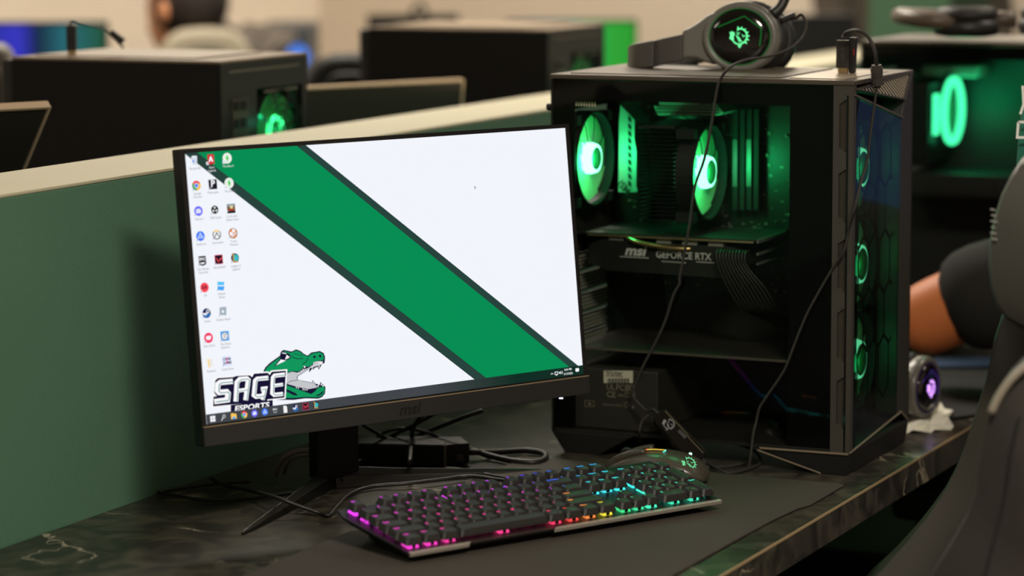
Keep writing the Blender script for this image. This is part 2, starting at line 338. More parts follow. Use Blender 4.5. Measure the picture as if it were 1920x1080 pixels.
sp('emblem_mouth', MB(EM).flat([(1045, 410), (1130, 382), (1200, 397), (1260, 362), (1340, 330), (1390, 290), (1520, 248), (1515, 285), (1400, 322), (1340, 342), (1192, 438), (1182, 470), (1212, 492), (1390, 527), (1440, 560), (1440, 585), (1340, 603), (1200, 578), (1055, 535)], .00035), GRY)
d = MB(EM).flat([(898, 322), (975, 215), (985, 150), (1015, 130), (1080, 150), (1100, 165), (1112, 212), (1000, 265)], .0004)
d.disc(1410, 192, 17, .0004, 12).disc(1482, 180, 17, .0004, 12).stroke([(1115, 180), (1150, 205), (1200, 218), (1270, 212)], 9, .0004).stroke([(1140, 155), (1200, 160), (1260, 185)], 6, .0004).stroke([(1328, 208), (1300, 260), (1258, 288)], 9, .0004)
d.flat([(1045, 600), (1100, 622), (1180, 660), (1195, 690), (1140, 680), (1045, 632)], .0004).flat([(1420, 690), (1480, 660), (1525, 622), (1510, 665), (1450, 695)], .0004).stroke([(1060, 530), (1120, 500), (1200, 490)], 6, .0004)
sp('emblem_lines', d, NAVY)
t = MB(EM).flat([(925, 302), (985, 228), (1050, 242)], .00045).flat([(1060, 168), (1098, 200), (1035, 232)], .00045).flat([(1000, 140), (1050, 148), (1055, 160), (1000, 150)], .00045)
for (x, y, w, h) in [(1405, 262, 22, 40), (1430, 252, 22, 45), (1455, 247, 22, 50), (1480, 246, 22, 55), (1502, 250, 22, 45), (1340, 345, 14, 35), (1385, 325, 14, 25), (1470, 300, 14, 45), (1265, 345, 14, 22), (1240, 365, 12, 20), (1285, 310, 30, 30), (1205, 390, 14, 20)]: t.flat([(x-w/2, y), (x+w/2, y), (x, y+h)], .00045)
for (x, y, w, h) in [(1400, 530, 16, 35), (1420, 540, 16, 30), (1455, 575, 20, 30), (1500, 555, 20, 40), (1520, 570, 16, 35), (1180, 590, 16, 25), (1205, 600, 14, 25), (1265, 615, 16, 28), (1290, 620, 14, 28), (1315, 620, 14, 28)]: t.flat([(x+w/2, y), (x-w/2, y), (x, y-h)], .00045)
sp('emblem_teeth', t, WSC)
blk = [(148, 822), (152, 700), (195, 695), (160, 650), (172, 500), (205, 468), (392, 455), (400, 452), (430, 440), (600, 432), (625, 455), (650, 410), (820, 398), (845, 425), (870, 385), (1048, 370), (1028, 712), (820, 735), (800, 760), (370, 800)]
sp('emblem_halo', MB(EM).stroke(blk, 34, .00046, True).flat([(345, 780), (890, 735), (890, 890), (345, 890)], .00046), WSC)
b_ = MB(EM).flat(blk, .0005).flat([(362, 805), (882, 742), (885, 890), (362, 890)], .0005); sp('emblem_block', b_, NAVY)
LET = [([(388, 507), (235, 522), (205, 545), (200, 625), (222, 648), (312, 638), (330, 660), (322, 740), (162, 762)], 66),
       ([(425, 762), (438, 520), (475, 480), (560, 473), (578, 490), (545, 745)], 58), ([(440, 628), (570, 608)], 46),
       ([(828, 462), (690, 476), (665, 500), (648, 680), (675, 700), (765, 688), (785, 600), (735, 606)], 56), ([(765, 690), (755, 742)], 50),
       ([(1036, 418), (905, 434), (885, 460), (876, 655), (900, 678), (1012, 665)], 52), ([(885, 562), (1012, 545)], 44)]
l = MB(EM); sh = MB(EM)
for p, w in LET: l.stroke(p, w, .00055); sh.stroke([(x+w*.26, y+5) for x, y in p], w*.16, .0006)
sp('emblem_lettering', l, WSC); sp('emblem_shading', sh, TEAL)
e = MB(EM @ Matrix(((1, 0, 0, 0), (-.12, -1, 0, 0), (0, 0, 1, 0), (0, 0, 0, 1)))); add_text(e, 'ESPORTS', 622, -(822+622*.12)-8, 92, .0006, .03, .1, 1.18); sp('emblem_word', e, WSC)
# --- desktop icons
ROWY = [.1398, .1123, .0845, .0571, .0299, .0009, -.0273, -.0543, -.0820]; CX = [-.2531, -.2323, -.2114]
LBL = [['Recycle Bin', 'Apex\nLegends', 'The Sims 4'], ['Google\nChrome', 'Phasmoph...', 'The Sims 4'], ['Discord', 'OBS Studio', 'Yu-Gi-Oh!\nMaster Duel'], ['Battle.net', 'Overwatch', 'Tower\nPrincess'],
       ['Epic Games\nLauncher', 'VALORANT', 'League of\nLegends'], ['EA', 'Roblox\nStudio'], ['Steam', 'Roblox Player'], ['Riot Client', 'The Henry\nStickmin...'], ['Roadtrip', 'Crab Game']]
def ic(kind, x, y, s, parts):
    """parts: list of (shape, colour, args) in units of icon half-size"""
    for i, (sh_, c, a) in enumerate(parts):
        z = .00062+i*.00004+(.0004 if y < TB else 0)
        mb = MB(PM @ Matrix.Translation((x, y, z)) @ Matrix.Scale(s, 4))
        if sh_ == 'd': mb.disc(*a[:3], 0, 20, *(a[3:] if len(a) > 3 else []))
        elif sh_ == 'p': mb.flat(a)
        elif sh_ == 'w': mb.disc(0, 0, a[0], 0, 12, None, math.radians(a[1]), math.radians(a[2]))
        elif sh_ == 's': mb.stroke(a[0], a[1])
        elif sh_ == 't': add_text(mb, a[0], a[1], a[2], a[3], 0, .03)
        sp(kind, mb, sm('%d_%d_%d' % c, c))
def sq(r=1, x=0, y=0, ry=None): ry = ry or r; return [(x-r, y-ry), (x+r, y-ry), (x+r, y+ry), (x-r, y+ry)]
W_ = (245, 246, 250); K_ = (28, 26, 36)
CHROME = [('w', (235, 70, 80), (1, 30, 150)), ('w', (60, 160, 90), (1, 150, 270)), ('w', (250, 190, 70), (1, -90, 30)), ('d', W_, (0, 0, .52)), ('d', (70, 130, 240), (0, 0, .4))]
DISC = [('d', (110, 110, 250), (0, 0, 1)), ('p', W_, [(-.62, -.3), (-.5, .3), (-.2, .45), (.2, .45), (.5, .3), (.62, -.3), (.3, -.42), (-.3, -.42)]), ('d', (110, 110, 250), (-.22, 0, .12)), ('d', (110, 110, 250), (.22, 0, .12))]
BNET = [('d', (60, 120, 245), (0, 0, 1)), ('s', (215, 230, 255), ([(-.6, -.35), (0, .65), (.6, -.35), (-.6, -.35)], .16)), ('p', (180, 210, 255), [(-.15, -.25), (.3, .0), (-.15, .25)])]
EPIC = [('p', K_, [(-.85, 1), (.85, 1), (.85, -.7), (0, -1), (-.85, -.7)]), ('t', W_, ('EPIC', 0, .35, .78)), ('p', W_, [(-.6, -.3), (.6, -.3), (.5, -.5), (0, -.68), (-.5, -.5)])]
VALO = [('p', (190, 40, 80), sq(.95)), ('p', K_, sq(.8)), ('p', (250, 80, 90), [(-.7, .45), (-.35, .2), (.1, -.5), (-.2, -.5)]), ('p', (250, 80, 90), [(.7, .45), (.1, -.05), (.3, -.3), (.7, .1)])]
LOL = [('d', (45, 45, 60), (0, 0, .95)), ('d', (60, 185, 190), (.15, 0, .7)), ('p', (200, 150, 60), [(-.8, 1), (-.25, 1), (-.25, -.65), (.7, -.65), (.75, -.9), (-.5, -.9), (-.5, .7)])]
STEAMI = [('w', (30, 40, 90), (1, 0, 360)), ('w', (50, 110, 180), (1, 200, 350)), ('p', W_, [(-.95, -.1), (-.3, -.45), (.1, -.2), (.55, .3), (.2, .5), (-.2, 0), (-.9, .15)]), ('d', W_, (.3, .35, .38)), ('d', (30, 40, 90), (.3, .35, .22))]
SIMS = [('d', (232, 240, 232), (0, 0, 1.1)), ('p', (90, 225, 90), [(0, .75), (.32, .1), (0, -.75), (-.32, .1)]), ('p', (40, 170, 70), [(0, .1), (.32, .1), (0, -.75)])]
ICON = {(0, 0): [('p', (214, 222, 232), [(-.7, .75), (.7, .85), (.55, -.85), (-.45, -.8)]), ('d', (240, 244, 248), (0, .78, .68, .16)), ('s', (90, 150, 240), ([(-.35, .1), (-.1, -.25), (-.4, -.35), (-.35, .1)], .16))],
 (0, 1): [('p', (212, 50, 55), [(-.75, 1), (.75, 1), (.8, -.9), (0, -1), (-.75, -.9)]), ('p', W_, [(-.15, .6), (.15, .6), (.55, -.5), (.2, -.5), (0, -.1), (-.2, -.5), (-.55, -.5)])],
 (0, 2): SIMS, (1, 2): SIMS, (1, 0): CHROME,
 (1, 1): [('p', K_, sq(.98)), ('t', W_, ('P', 0, .1, 1.9))],
 (2, 0): DISC, (2, 1): [('d', K_, (0, 0, .85)), ('w', (225, 225, 225), (.6, 60, 120)), ('w', (225, 225, 225), (.6, 180, 240)), ('w', (225, 225, 225), (.6, 300, 360)), ('d', K_, (0, 0, .2))],
 (2, 2): [('p', (120, 95, 60), sq(.95)), ('p', (150, 165, 175), [(-.95, .95), (.95, .95), (.5, .2), (-.5, .3)]), ('p', (235, 210, 150), sq(.3, .1, .25)), ('p', (180, 40, 40), sq(.6, 0, -.3, .14)), ('p', K_, sq(.95, 0, -.75, .22))],
 (3, 0): BNET, (3, 1): [('d', (80, 80, 90), (0, 0, 1)), ('d', W_, (0, 0, .8)), ('w', (248, 200, 80), (1, 45, 135)), ('w', W_, (.72, 45, 135)), ('s', (80, 80, 90), ([(-.65, -.65), (0, .45), (.65, -.65)], .2))],
 (3, 2): [('d', (60, 55, 60), (0, 0, 1.05)), ('d', (240, 135, 50), (0, 0, .95)), ('d', W_, (-.45, -.05, .4)), ('d', W_, (.15, .55, .38)), ('s', (215, 215, 220), ([(-.4, -.7), (.8, .1)], .45))],
 (4, 0): EPIC, (4, 1): VALO, (4, 2): LOL,
 (5, 0): [('d', (250, 75, 90), (0, 0, 1)), ('t', (70, 20, 40), ('EA', 0, 0, 1.0))],
 (5, 1): [('p', (90, 195, 250), [(-.75, .9), (.9, .75), (.75, .05), (-.8, .2)]), ('p', (70, 165, 245), [(-.75, 0), (.8, -.15), (.6, -1), (-.9, -.75)]), ('p', W_, sq(.25, 0, 0, .12))],
 (6, 0): STEAMI, (6, 1): [('p', (165, 178, 190), [(-.7, .9), (.9, .9), (.75, -.85), (-.85, -.65)]), ('p', W_, sq(.25))],
 (7, 0): [('d', (245, 55, 100), (0, 0, 1.05)), ('p', W_, [(-.65, .15), (-.3, .45), (.6, .4), (.6, -.1), (.35, -.45), (-.35, -.4), (-.6, -.1)])],
 (7, 1): [('p', (90, 175, 250), sq(1)), ('d', K_, (0, 0, .82)), ('d', W_, (0, 0, .7)), ('s', K_, ([(-.3, .35), (-.15, .4), (-.15, -.45)], .13)), ('s', K_, ([(.1, .35), (.28, .4), (.28, -.45)], .13))],
 (8, 0): [('p', (250, 215, 130), [(-.7, .9), (-.3, .9), (-.2, -.9), (-.5, -1)]), ('p', (236, 232, 225), [(-.3, .7), (.5, .85), (.45, -.8), (-.2, -.7)])],
 (8, 1): [('p', (222, 232, 255), sq(1.05)), ('t', (50, 50, 60), ('CRAB', 0, .4, .75)), ('t', (50, 50, 60), ('GAME', .1, -.35, .75)), ('s', (250, 90, 170), ([(.08, .8), (.08, -.6)], .2))]}
for r, row in enumerate(LBL):
    for c, tx in enumerate(row):
        if (r, c) in ICON: ic('desktop_icon', CX[c], ROWY[r], .0054, ICON[(r, c)])
        if (r, c) not in ((0, 0), (8, 0)): ic('shortcut_arrow', CX[c]-.0045, ROWY[r]-.0042, .0019, [('p', W_, sq(.9)), ('s', (90, 110, 180), ([(-.5, -.5), (.4, .4)], .35))])
        for j, line in enumerate(tx.split('\n')):
            ongreen = r == 0 and c in (1, 2)
            sp('icon_label', add_text(MB(PM), line, CX[c]+.0003, ROWY[r]-.0088-.0036*j, .0036, .0007, .0, 0, .88), sm('label_light' if ongreen else 'label_dark', (235, 240, 240) if ongreen else (120, 122, 130)))
ty = -.1429
TI = [[('p', W_, sq(.38, -.42, .42)), ('p', W_, sq(.38, .42, .42)), ('p', W_, sq(.38, -.42, -.42)), ('p', W_, sq(.38, .42, -.42))],
      [('s', (215, 215, 215), ([(-.7, -.8), (0, 0)], .25)), ('d', (215, 215, 215), (.25, .3, .5)), ('d', (66, 70, 74), (.25, .3, .32))],
      [('p', (250, 200, 90), [(-.9, .8), (-.1, .8), (.1, .6), (.9, .6), (.9, -.8), (-.9, -.8)]), ('p', (100, 170, 240), sq(.5, 0, -.5, .3))],
      CHROME, DISC, BNET, [('t', (220, 220, 220), ('EPIC', 0, .3, .8)), ('s', (200, 200, 200), ([(-.6, -.35), (0, -.6), (.6, -.35)], .16))],
      [('p', (240, 240, 240), [(-.6, 1), (.2, 1), (.6, .6), (.6, -1), (-.6, -1)])], STEAMI, VALO, LOL]
for i, p in enumerate(TI): ic('taskbar_icon', -.2561+i*.01346, ty, .0040, p)
ic('tray_icon', .2159, ty, .0022, [('s', W_, ([(-.8, -.4), (0, .4), (.8, -.4)], .3))])
ic('tray_icon', .2226, ty, .0026, [('p', W_, sq(1, 0, 0, .7)), ('p', (30, 50, 44), sq(.7, 0, 0, .42)), ('p', W_, sq(.4, 0, -.9, .15))])
ic('tray_icon', .2290, ty, .0026, [('p', W_, [(-1, .3), (-.5, .3), (0, .8), (0, -.8), (-.5, -.3), (-1, -.3)]), ('s', W_, ([(.4, .4), (.6, 0), (.4, -.4)], .2)), ('s', W_, ([(.8, .8), (1.1, 0), (.8, -.8)], .2))])
ic('tray_icon', .2545, ty+.0002, .0027, [('p', W_, [(-1, .9), (1, .9), (1, -.5), (.3, -.5), (-.1, -1), (-.1, -.5), (-1, -.5)])])
sp('clock_text', add_text(add_text(MB(PM), '8:46 PM', .2405, ty+.0026, .0034, .001, .01), '3/15/2023', .2405, ty-.0024, .0034, .001, .01), WSC)
cu = MB(PM @ Matrix.Translation((.122, .0844, .0009)) @ Matrix.Scale(.0036, 4)); cu.flat([(0, 1), (.62, .35), (.3, .32), (.5, -.15), (.3, -.22), (.12, .2), (0, .1)]); sp('pointer_outline', cu, sm('pointer', (130, 130, 135)))
# stand
st = MB(); st.prism([(-.030, -.012), (.030, -.012), (.026, .016), (-.026, .016)], .012, .30); 
obj('stand_pole', st, BLK2, mon, bevel=.004)
obj('pole_hinge', MB(PM @ Matrix.Translation((0, .0, -.055))).box(-.045, .045, -.05, .05, -.045, .012), BLK2, mon, bevel=.004)
Mi = Matrix.Rotation(-MYAW, 4, 'Z') @ Matrix.Translation(-Vector((mon.location.x, mon.location.y, 0)))
for tip, base in (((-.2989, 3.0758, .0), (-.222, 3.335, .0)), ((.035, 3.417, 0), (-.215, 3.335, 0))):
    a = Mi @ Vector(tip); b = Mi @ Vector(base); dr = (a-b); dr.z = 0; L = dr.length; dr.normalize(); n = Vector((-dr.y, dr.x, 0))
    R = []
    for q, w, h in ((0, .014, .026), (.3, .010, .018), (.6, .008, .012), (.9, .005, .007), (1, .002, .0045)):
        c = b+dr*L*q
        R.append([tuple(c-n*w), tuple(c-n*w*.8+Vector((0, 0, h*.6))), tuple(c+Vector((0, 0, h))), tuple(c+n*w*.8+Vector((0, 0, h*.6))), tuple(c+n*w)])
    lg = obj('stand_leg', MB().rings(R), mat('stand_leg_metal', (17, 16, 14), .35), mon, bevel=.001)

# ================================================================== KEYBOARD
KX, KY, KA, KH, KT = .02655, 3.094145, .642263, .039596, .188138
kb = thing('keyboard', (KX, KY, 0), KA, 'black mechanical keyboard with rainbow backlight and silver front edge', 'keyboard')
UK = .01905
KP = frame((0, 0, KH), (1, 0, 0), (0, math.cos(KT), math.sin(KT)), (0, -math.sin(KT), math.cos(KT)))   # plane of key tops
pl = [(-.2150, -.0648), (.2165, -.0640), (.2240, .049), (.2190, .0680), (-.2190, .0680), (-.2250, .049)]
obj('top_plate', MB(KP).prism(pl, -.0150, -.0125), mat('anodised_plate', (46, 43, 44), .38, metal=.6, var=.08, scale=150), kb, bevel=.0006)
obj('base_tray', MB(KP).prism([(-.205, -.050), (.205, -.050), (.212, .050), (.205, .062), (-.205, .062), (-.212, .050)], -.0245, -.0150, pl), BLK2, kb, bevel=.001)
for a0, a1, nm in ((-.2145, -.1330, 'a'), (-.0245, .2165, 'b')):
    obj('silver_trim', MB(KP).prism([(a0, -.0668), (a1-(.0 if nm == 'b' else .006), -.0668), (a1, -.0618), (a0+(.006 if nm == 'b' else 0), -.0618)], -.0162, -.0116), SILVER, kb, bevel=.0006, label='bright silver strip')
obj('front_recess', MB(KP).box(-.1330, -.0245, -.0640, -.0600, -.0145, -.0123), mat('recess_plate', (70, 62, 54), .45, metal=.5), kb)
for sx in (-.17, .17):
    obj('foot', MB(KP).prism([(sx-.012, .045), (sx+.012, .045), (sx+.012, .058), (sx-.012, .058)], -.046, -.0245), BLK, kb, bevel=.001)
obj('rubber_strip', MB(KP).box(-.19, .19, -.046, -.040, -.0300, -.0245), BLK, kb)
CAPM = mat('keycap_plastic', (34, 32, 30), .5, var=.06, scale=300, bump=.1)
CAPS = {}
def cap_mesh(w, h):
    k = (w, h)
    if k in CAPS: return CAPS[k]
    def octo(hx, hy, c, z, dy=0.): return [(-hx+c, -hy+dy, z), (hx-c, -hy+dy, z), (hx, -hy+c+dy, z), (hx, hy-c+dy, z), (hx-c, hy+dy, z), (-hx+c, hy+dy, z), (-hx, hy-c+dy, z), (-hx, -hy+c+dy, z)]
    W2, H2 = w*UK/2-.0005, h*UK/2-.0005
    mb = MB(); mb.rings([octo(W2-.0008, H2-.0008, .0010, -.0072), octo(W2, H2, .0014, -.0078), octo(W2-.0010, H2-.0009, .0020, -.0050), octo(W2-.0026, H2-.0022, .0020, -.0006, .0006), octo(W2-.0032, H2-.0030, .0020, 0, .0006), octo(max(W2-.0052, .002), max(H2-.0055, .002), .0016, -.0006, .0006)])
    me = bpy.data.meshes.new('keycap'); me.from_pydata(mb.v, [], mb.f); me.materials.append(CAPM); me.update(); CAPS[k] = me; return me
LEG = led_mat('legend_light', 1.25); SWM = led_mat('switch_light', 1.5, .5)
import colorsys
def led_col(u, row):
    dx, dy = (u-14.0)*1.0, (row-2.9)*1.0
    a = math.degrees(math.atan2(dy*2.0, dx)) % 360   # 0 right, 90 down, 180 left, 270 up
    K = [(0, 155), (50, 146), (72, 132), (85, 62), (101, 16), (114, 2), (128, -7), (180, -22), (205, -45), (235, -85), (262, -122), (290, -140), (325, -180), (360, -205)]
    for i in range(len(K)-1):
        if K[i][0] <= a <= K[i+1][0]:
            t = (a-K[i][0])/(K[i+1][0]-K[i][0]); h = K[i][1]+(K[i+1][1]-K[i][1])*t; break
    if u < 4: h -= (4-u)*6
    r, g, b = colorsys.hsv_to_rgb((h % 360)/360, .94, 1); return (r, g*.85, b, 1)
sw = MB(); sw.prism([(-.0068, -.0068), (.0068, -.0068), (.0068, .0068), (-.0068, .0068)], 0, .0050, [(-.0050, -.0050), (.0050, -.0050), (.0050, .0050), (-.0050, .0050)])
swm = bpy.data.meshes.new('switch'); swm.from_pydata(sw.v, [], sw.f); swm.materials.append(SWM)
stm = bpy.data.meshes.new('stem'); s2 = MB().box(-.002, .002, -.002, .002, .005, .0068).box(-.0021, .0021, -.0071, -.0064, .0003, .0042); stm.from_pydata(s2.v, [], s2.f); stm.materials.append(BLK2)
def key(cx, row, w=1, h=1, tx='', dy=0):
    lx, ly = (cx-11.25)*UK, (2.75-row)*UK
    hgt = {0: .0, 1.25: .0, 2.25: -.0006, 3.25: -.0010, 4.25: -.0008, 5.25: -.0002}.get(row, 0)
    if h == 2: ly -= UK/2
    M = KP @ Matrix.Translation((lx, ly, hgt))
    o = bpy.data.objects.new('keycap', cap_mesh(w, h)); COL.objects.link(o); o.parent = kb; o.matrix_local = M
    c = led_col(cx, row)
    s = bpy.data.objects.new('switch', swm); COL.objects.link(s); s.parent = kb; s.matrix_local = KP @ Matrix.Translation((lx, ly, -.0125)); s.color = c
    q = bpy.data.objects.new('switch_stem', stm); COL.objects.link(q); q.parent = s
    mb = MB()
    main, _, small = tx.partition('|')
    sz = .0050 if len(main) == 1 else .0040
    x = -(w*UK/2)+.0052 if w < 1.6 else -w*UK/2+.006
    if w > 5: x = 0
    yb = h*UK/2-.0055
    if main:
        add_text(mb, main, max(x, -(w*UK/2)+.0035+.0011*len(main)) if w < 5 else 0, yb, sz, .00005, .025, 0, .95)
        lo = obj('legend', mb, LEG, o); lo.color = c
    if small:
        m2 = MB(); add_text(m2, small, .0015, yb-.0045, .0030, -.0003, .0, 0, .9); obj('printed_legend', m2, mat('legend_print', (150, 150, 145), .6), o)
row0 = [(.5, 'Esc')]+[(2.5+i, 'F%d' % (i+1)) for i in range(4)]+[(7+i, 'F%d' % (i+5)) for i in range(4)]+[(11.5+i, 'F%d' % (i+9)) for i in range(4)]+[(15.75, 'PrtSc|Lock'), (16.75, 'ScrLk|Fn'), (17.75, 'Pause|Brk')]
for c, tx in row0: key(c, 0, tx=tx)
for i, tx in enumerate('` 1 2 3 4 5 6 7 8 9 0 - ='.split()): key(.5+i, 1.25, tx=tx)
key(14, 1.25, 2, tx='Backspace')
key(.75, 2.25, 1.5, tx='Tab')
for i, tx in enumerate('QWERTYUIOP[]'): key(2+i, 2.25, tx=tx)
key(14.25, 2.25, 1.5, tx='\\')
key(.875, 3.25, 1.75, tx='Caps')
for i, tx in enumerate("ASDFGHJKL;'"): key(2.25+i, 3.25, tx=tx)
key(13.875, 3.25, 2.25, tx='Enter')
key(1.125, 4.25, 2.25, tx='Shift')
for i, tx in enumerate('ZXCVBNM,./'): key(2.75+i, 4.25, tx=tx)
key(13.625, 4.25, 2.75, tx='Shift')
for c, w, tx in ((.625, 1.25, 'Ctrl'), (1.875, 1.25, 'Win'), (3.125, 1.25, 'Alt'), (6.875, 6.25, ''), (10.625, 1.25, 'Alt'), (11.875, 1.25, 'Fn'), (13.125, 1.25, 'Menu'), (14.375, 1.25, 'Ctrl')): key(c, 5.25, w, tx=tx)
for r, row in ((1.25, ('Ins', 'Home', 'PgUp')), (2.25, ('Del', 'End', 'PgDn'))):
    for i, tx in enumerate(row): key(15.75+i, r, tx=tx)
key(16.75, 4.25, tx='^')
for i, tx in enumerate('<v>'): key(15.75+i, 5.25, tx=tx)
for i, tx in enumerate(('Num|Lock', '/', '*', '-')): key(19+i, 1.25, tx=tx)
for r, row in ((2.25, ('7|Home', '8', '9|PgUp')), (3.25, ('4', '5', '6')), (4.25, ('1|End', '2', '3|PgDn'))):
    for i, tx in enumerate(row): key(19+i, r, tx=tx)
key(22, 2.25, 1, 2, '+'); key(22, 4.25, 1, 2, 'Enter'); key(19.5, 5.25, 2, tx='0|Ins'); key(21, 5.25, tx='.|Del')
# ================================================================== MOUSE PAD, MOUSE
padm = mat('mouse_pad_cloth', (58, 52, 44), .85, var=.12, scale=400, bump=.5, bscale=1600)
mp = []
for x, y in ((-.52, .044), (.11, .0404), (.19, .0388), (.255, .0340), (.280, .0270), (.400, .0275), (.405, .032), (.405, .441), (.40, .446), (-.515, .446), (-.52, .441)): mp.append((x, y))
obj('mouse_pad', MB(DF).prism(mp, .0004, .0032), padm, bevel=.0012, label='large black cloth mouse pad lying under the keyboard and mouse', cat='mouse pad')
AM = 2.704-PI/2
tip = Vector((.118, 3.372, 0))
ms = thing('mouse', tip-Vector((math.cos(2.70), math.sin(2.70), 0))*.062+Vector((0, 0, .0035)), 2.70-PI/2, 'dark grey computer mouse with rainbow light strips and glowing emblem behind the keyboard', 'mouse')
def mouse_body():
    R = []
    for q, w, h, zb in ((-.062, .012, .012, .004), (-.058, .024, .022, .002), (-.045, .031, .033, .001), (-.025, .0335, .0400, .001), (-.005, .032, .0425, .001), (.015, .0295, .0400, .001), (.035, .029, .0335, .001), (.052, .028, .024, .002), (.061, .024, .0145, .004), (.063, .019, .010, .005)):
        ring = []
        for j in range(16):
            a = 2*PI*j/16; cx, sz = math.cos(a), math.sin(a)
            x = w*math.copysign(abs(cx)**.75, cx)*(1.0 if sz > -.3 else .85); z = zb+(h-zb)*(.5+.5*math.copysign(abs(sz)**.8, sz))
            ring.append((x, q, z))
        R.append(ring)
    return MB(Matrix.Scale(.90, 4, (0, 0, 1))).rings(R)
obj('shell', mouse_body(), mat('mouse_shell', (74, 69, 60), .30, var=.06), ms, smooth=True, sub=1)
obj('side_panel', MB(Matrix.Scale(.9, 4, (0, 0, 1))).prism([(-.031, -.045), (-.0345, -.03), (-.0345, -.005), (-.031, .02), (-.0285, .03), (-.0285, -.045)], .012, .024), BLK, ms, bevel=.001)
for sx in (-1, 1):
    obj('button', MB(Matrix.Scale(.9, 4, (0, 0, 1))).tube([(sx*.013, .012, .0405), (sx*.0135, .03, .0355), (sx*.0135, .048, .027), (sx*.013, .060, .016)], .0052, 10), mat('mouse_button', (66, 62, 54), .32), ms, smooth=True)
obj('scroll_wheel', MB().lathe([(.007, -.0035), (.0105, -.0025), (.0105, .0025), (.007, .0035)], 20, 'x', (0, .040, .0265)), BLK, ms, smooth=True)
def strip(name, pts, rgb, s=1.6, r=.0007): return obj(name, MB(Matrix.Scale(.90, 4, (0, 0, 1))).tube(pts, r, 6), glow('strip_%d_%d_%d' % rgb, rgb, s), ms)
strip('light_strip', [(-.006, -.012, .0432), (-.006, .002, .0430), (-.0055, .012, .0418)], (235, 200, 70), 1.1)
strip('light_strip', [(-.0055, .012, .0418), (-.0055, .022, .0394), (-.0055, .030, .0368)], (255, 60, 60))
strip('light_strip', [(-.014, -.012, .0420), (-.010, -.013, .0427), (-.006, -.012, .0432)], (70, 235, 210))
strip('light_strip', [(-.0075, .045, .0290), (-.0075, .051, .0260)], (240, 90, 240))
strip('light_strip', [(-.0295, .004, .0262), (-.027, -.001, .0305)], (220, 200, 170), .35, .0012)
lg = MB((lambda n: frame((-.017, -.0465, .0270), n.cross(Vector((0, 0, 1))).normalized()*-1, n.cross(n.cross(Vector((0, 0, 1)))).normalized()*-1, n))(Vector((-.50, -.55, .67)).normalized())); dragon(lg, 0, 0, .0085)
lg2 = obj('emblem', lg, glow('mouse_emblem', (120, 235, 160), .9), ms)

# ================================================================== COMPUTER
CO = Vector((.407288, 3.379474, 0)); CA = 2.704039-PI
PD, PW, PH, PB = .3965, .2389, .4785, .0269
GLS = glass_mat('smoked_glass', (.92, .94, .92), spec=1.27)
GLF = glass_mat('smoked_front_glass', (.62, .68, .64), spec=1.5)
FB = None
def frost_mat():
    m = bpy.data.materials.new('frosted_fan_blade'); m.use_nodes = True; nt = m.node_tree; nt.nodes.clear(); L = nt.links.new
    d = nt.nodes.new('ShaderNodeBsdfDiffuse'); d.inputs[0].default_value = (.40, .78, .48, 1); t = nt.nodes.new('ShaderNodeBsdfTranslucent'); t.inputs[0].default_value = (.45, .82, .55, 1)
    g = nt.nodes.new('ShaderNodeBsdfGlossy'); g.inputs[1].default_value = .3
    a = nt.nodes.new('ShaderNodeMixShader'); a.inputs[0].default_value = .5; L(d.outputs[0], a.inputs[1]); L(t.outputs[0], a.inputs[2])
    b = nt.nodes.new('ShaderNodeMixShader'); b.inputs[0].default_value = .06; L(a.outputs[0], b.inputs[1]); L(g.outputs[0], b.inputs[2])
    o = nt.nodes.new('ShaderNodeOutputMaterial'); L(b.outputs[0], o.inputs[0]); return m
FROST = frost_mat()
HUB = mat('fan_hub', (30, 60, 42), .4)
def green_light(parent, loc, e, r=.006, col=(.02, 1, .28)):
    l = bpy.data.lights.new('fan_led', 'POINT'); l.energy = e; l.color = col; l.shadow_soft_size = r
    o = bpy.data.objects.new('fan_led', l); COL.objects.link(o); o.parent = parent; o.location = loc; return o
def fan(root, c, R=.057, face=1, hubr=.0145, power=.25, ring_s=2.2, frame_=True, ring_rgb=(120, 255, 190)):
    """computer fan whose axis is the case's long axis; face=+1 looks to the front of the case"""
    x, y, z = c; parts = []
    fr_ = MB(Matrix.Translation(c))
    n = 40; h = .0605; sqr = []
    fr_.rings([[(xx, (R+.0015)*math.cos(2*PI*i/n), (R+.0015)*math.sin(2*PI*i/n)) for i in range(n)] for xx in (-.012, .012)]+[[(xx, (R+.004)*math.cos(2*PI*i/n), (R+.004)*math.sin(2*PI*i/n)) for i in range(n)] for xx in (.012, -.012)], closed=True)
    for yy in (-1, 1):
        for zz in (-1, 1): fr_.box(-.012, .012, yy*.052-.006, yy*.052+.006, zz*.052-.006, zz*.052+.006)
    f = obj('fan', fr_, BLK2, root)
    bl = MB(Matrix.Translation(c)); nb = 9
    for k in range(nb):
        a0 = 2*PI*k/nb; R_ = []
        for q in range(5):
            r = hubr+.002+(R-.002-hubr-.002)*q/4; aa = a0+.45*q/4; row = []
            for t_ in range(6):
                an = aa+(t_/5)*(2*PI/nb*.985); row.append((face*(-.0012+.0024*t_/5), r*math.cos(an), r*math.sin(an)))
            R_.append(row+[(p[0]-.0008, p[1], p[2]) for p in reversed(row)])
        bl.rings(R_)
    obj('fan_blades', bl, FROST, f)
    obj('light_ring', MB(Matrix.Translation(c)).lathe([(hubr, .0125*face), (hubr+.0035, .0125*face), (hubr+.0055, .006*face), (hubr+.0055, -.006*face), (hubr, -.006*face)], 32, 'x'), glow('fan_ring_%d' % int(ring_s*10), ring_rgb, ring_s), f)
    obj('hub', MB(Matrix.Translation(c)).lathe([(hubr, -.007*face), (hubr, .0130*face), (hubr-.001, .0138*face), (0.0005, .0138*face)], 28, 'x'), HUB, f)
    green_light(root, (x+face*.020, y-.016, z), power, .014)
    return f
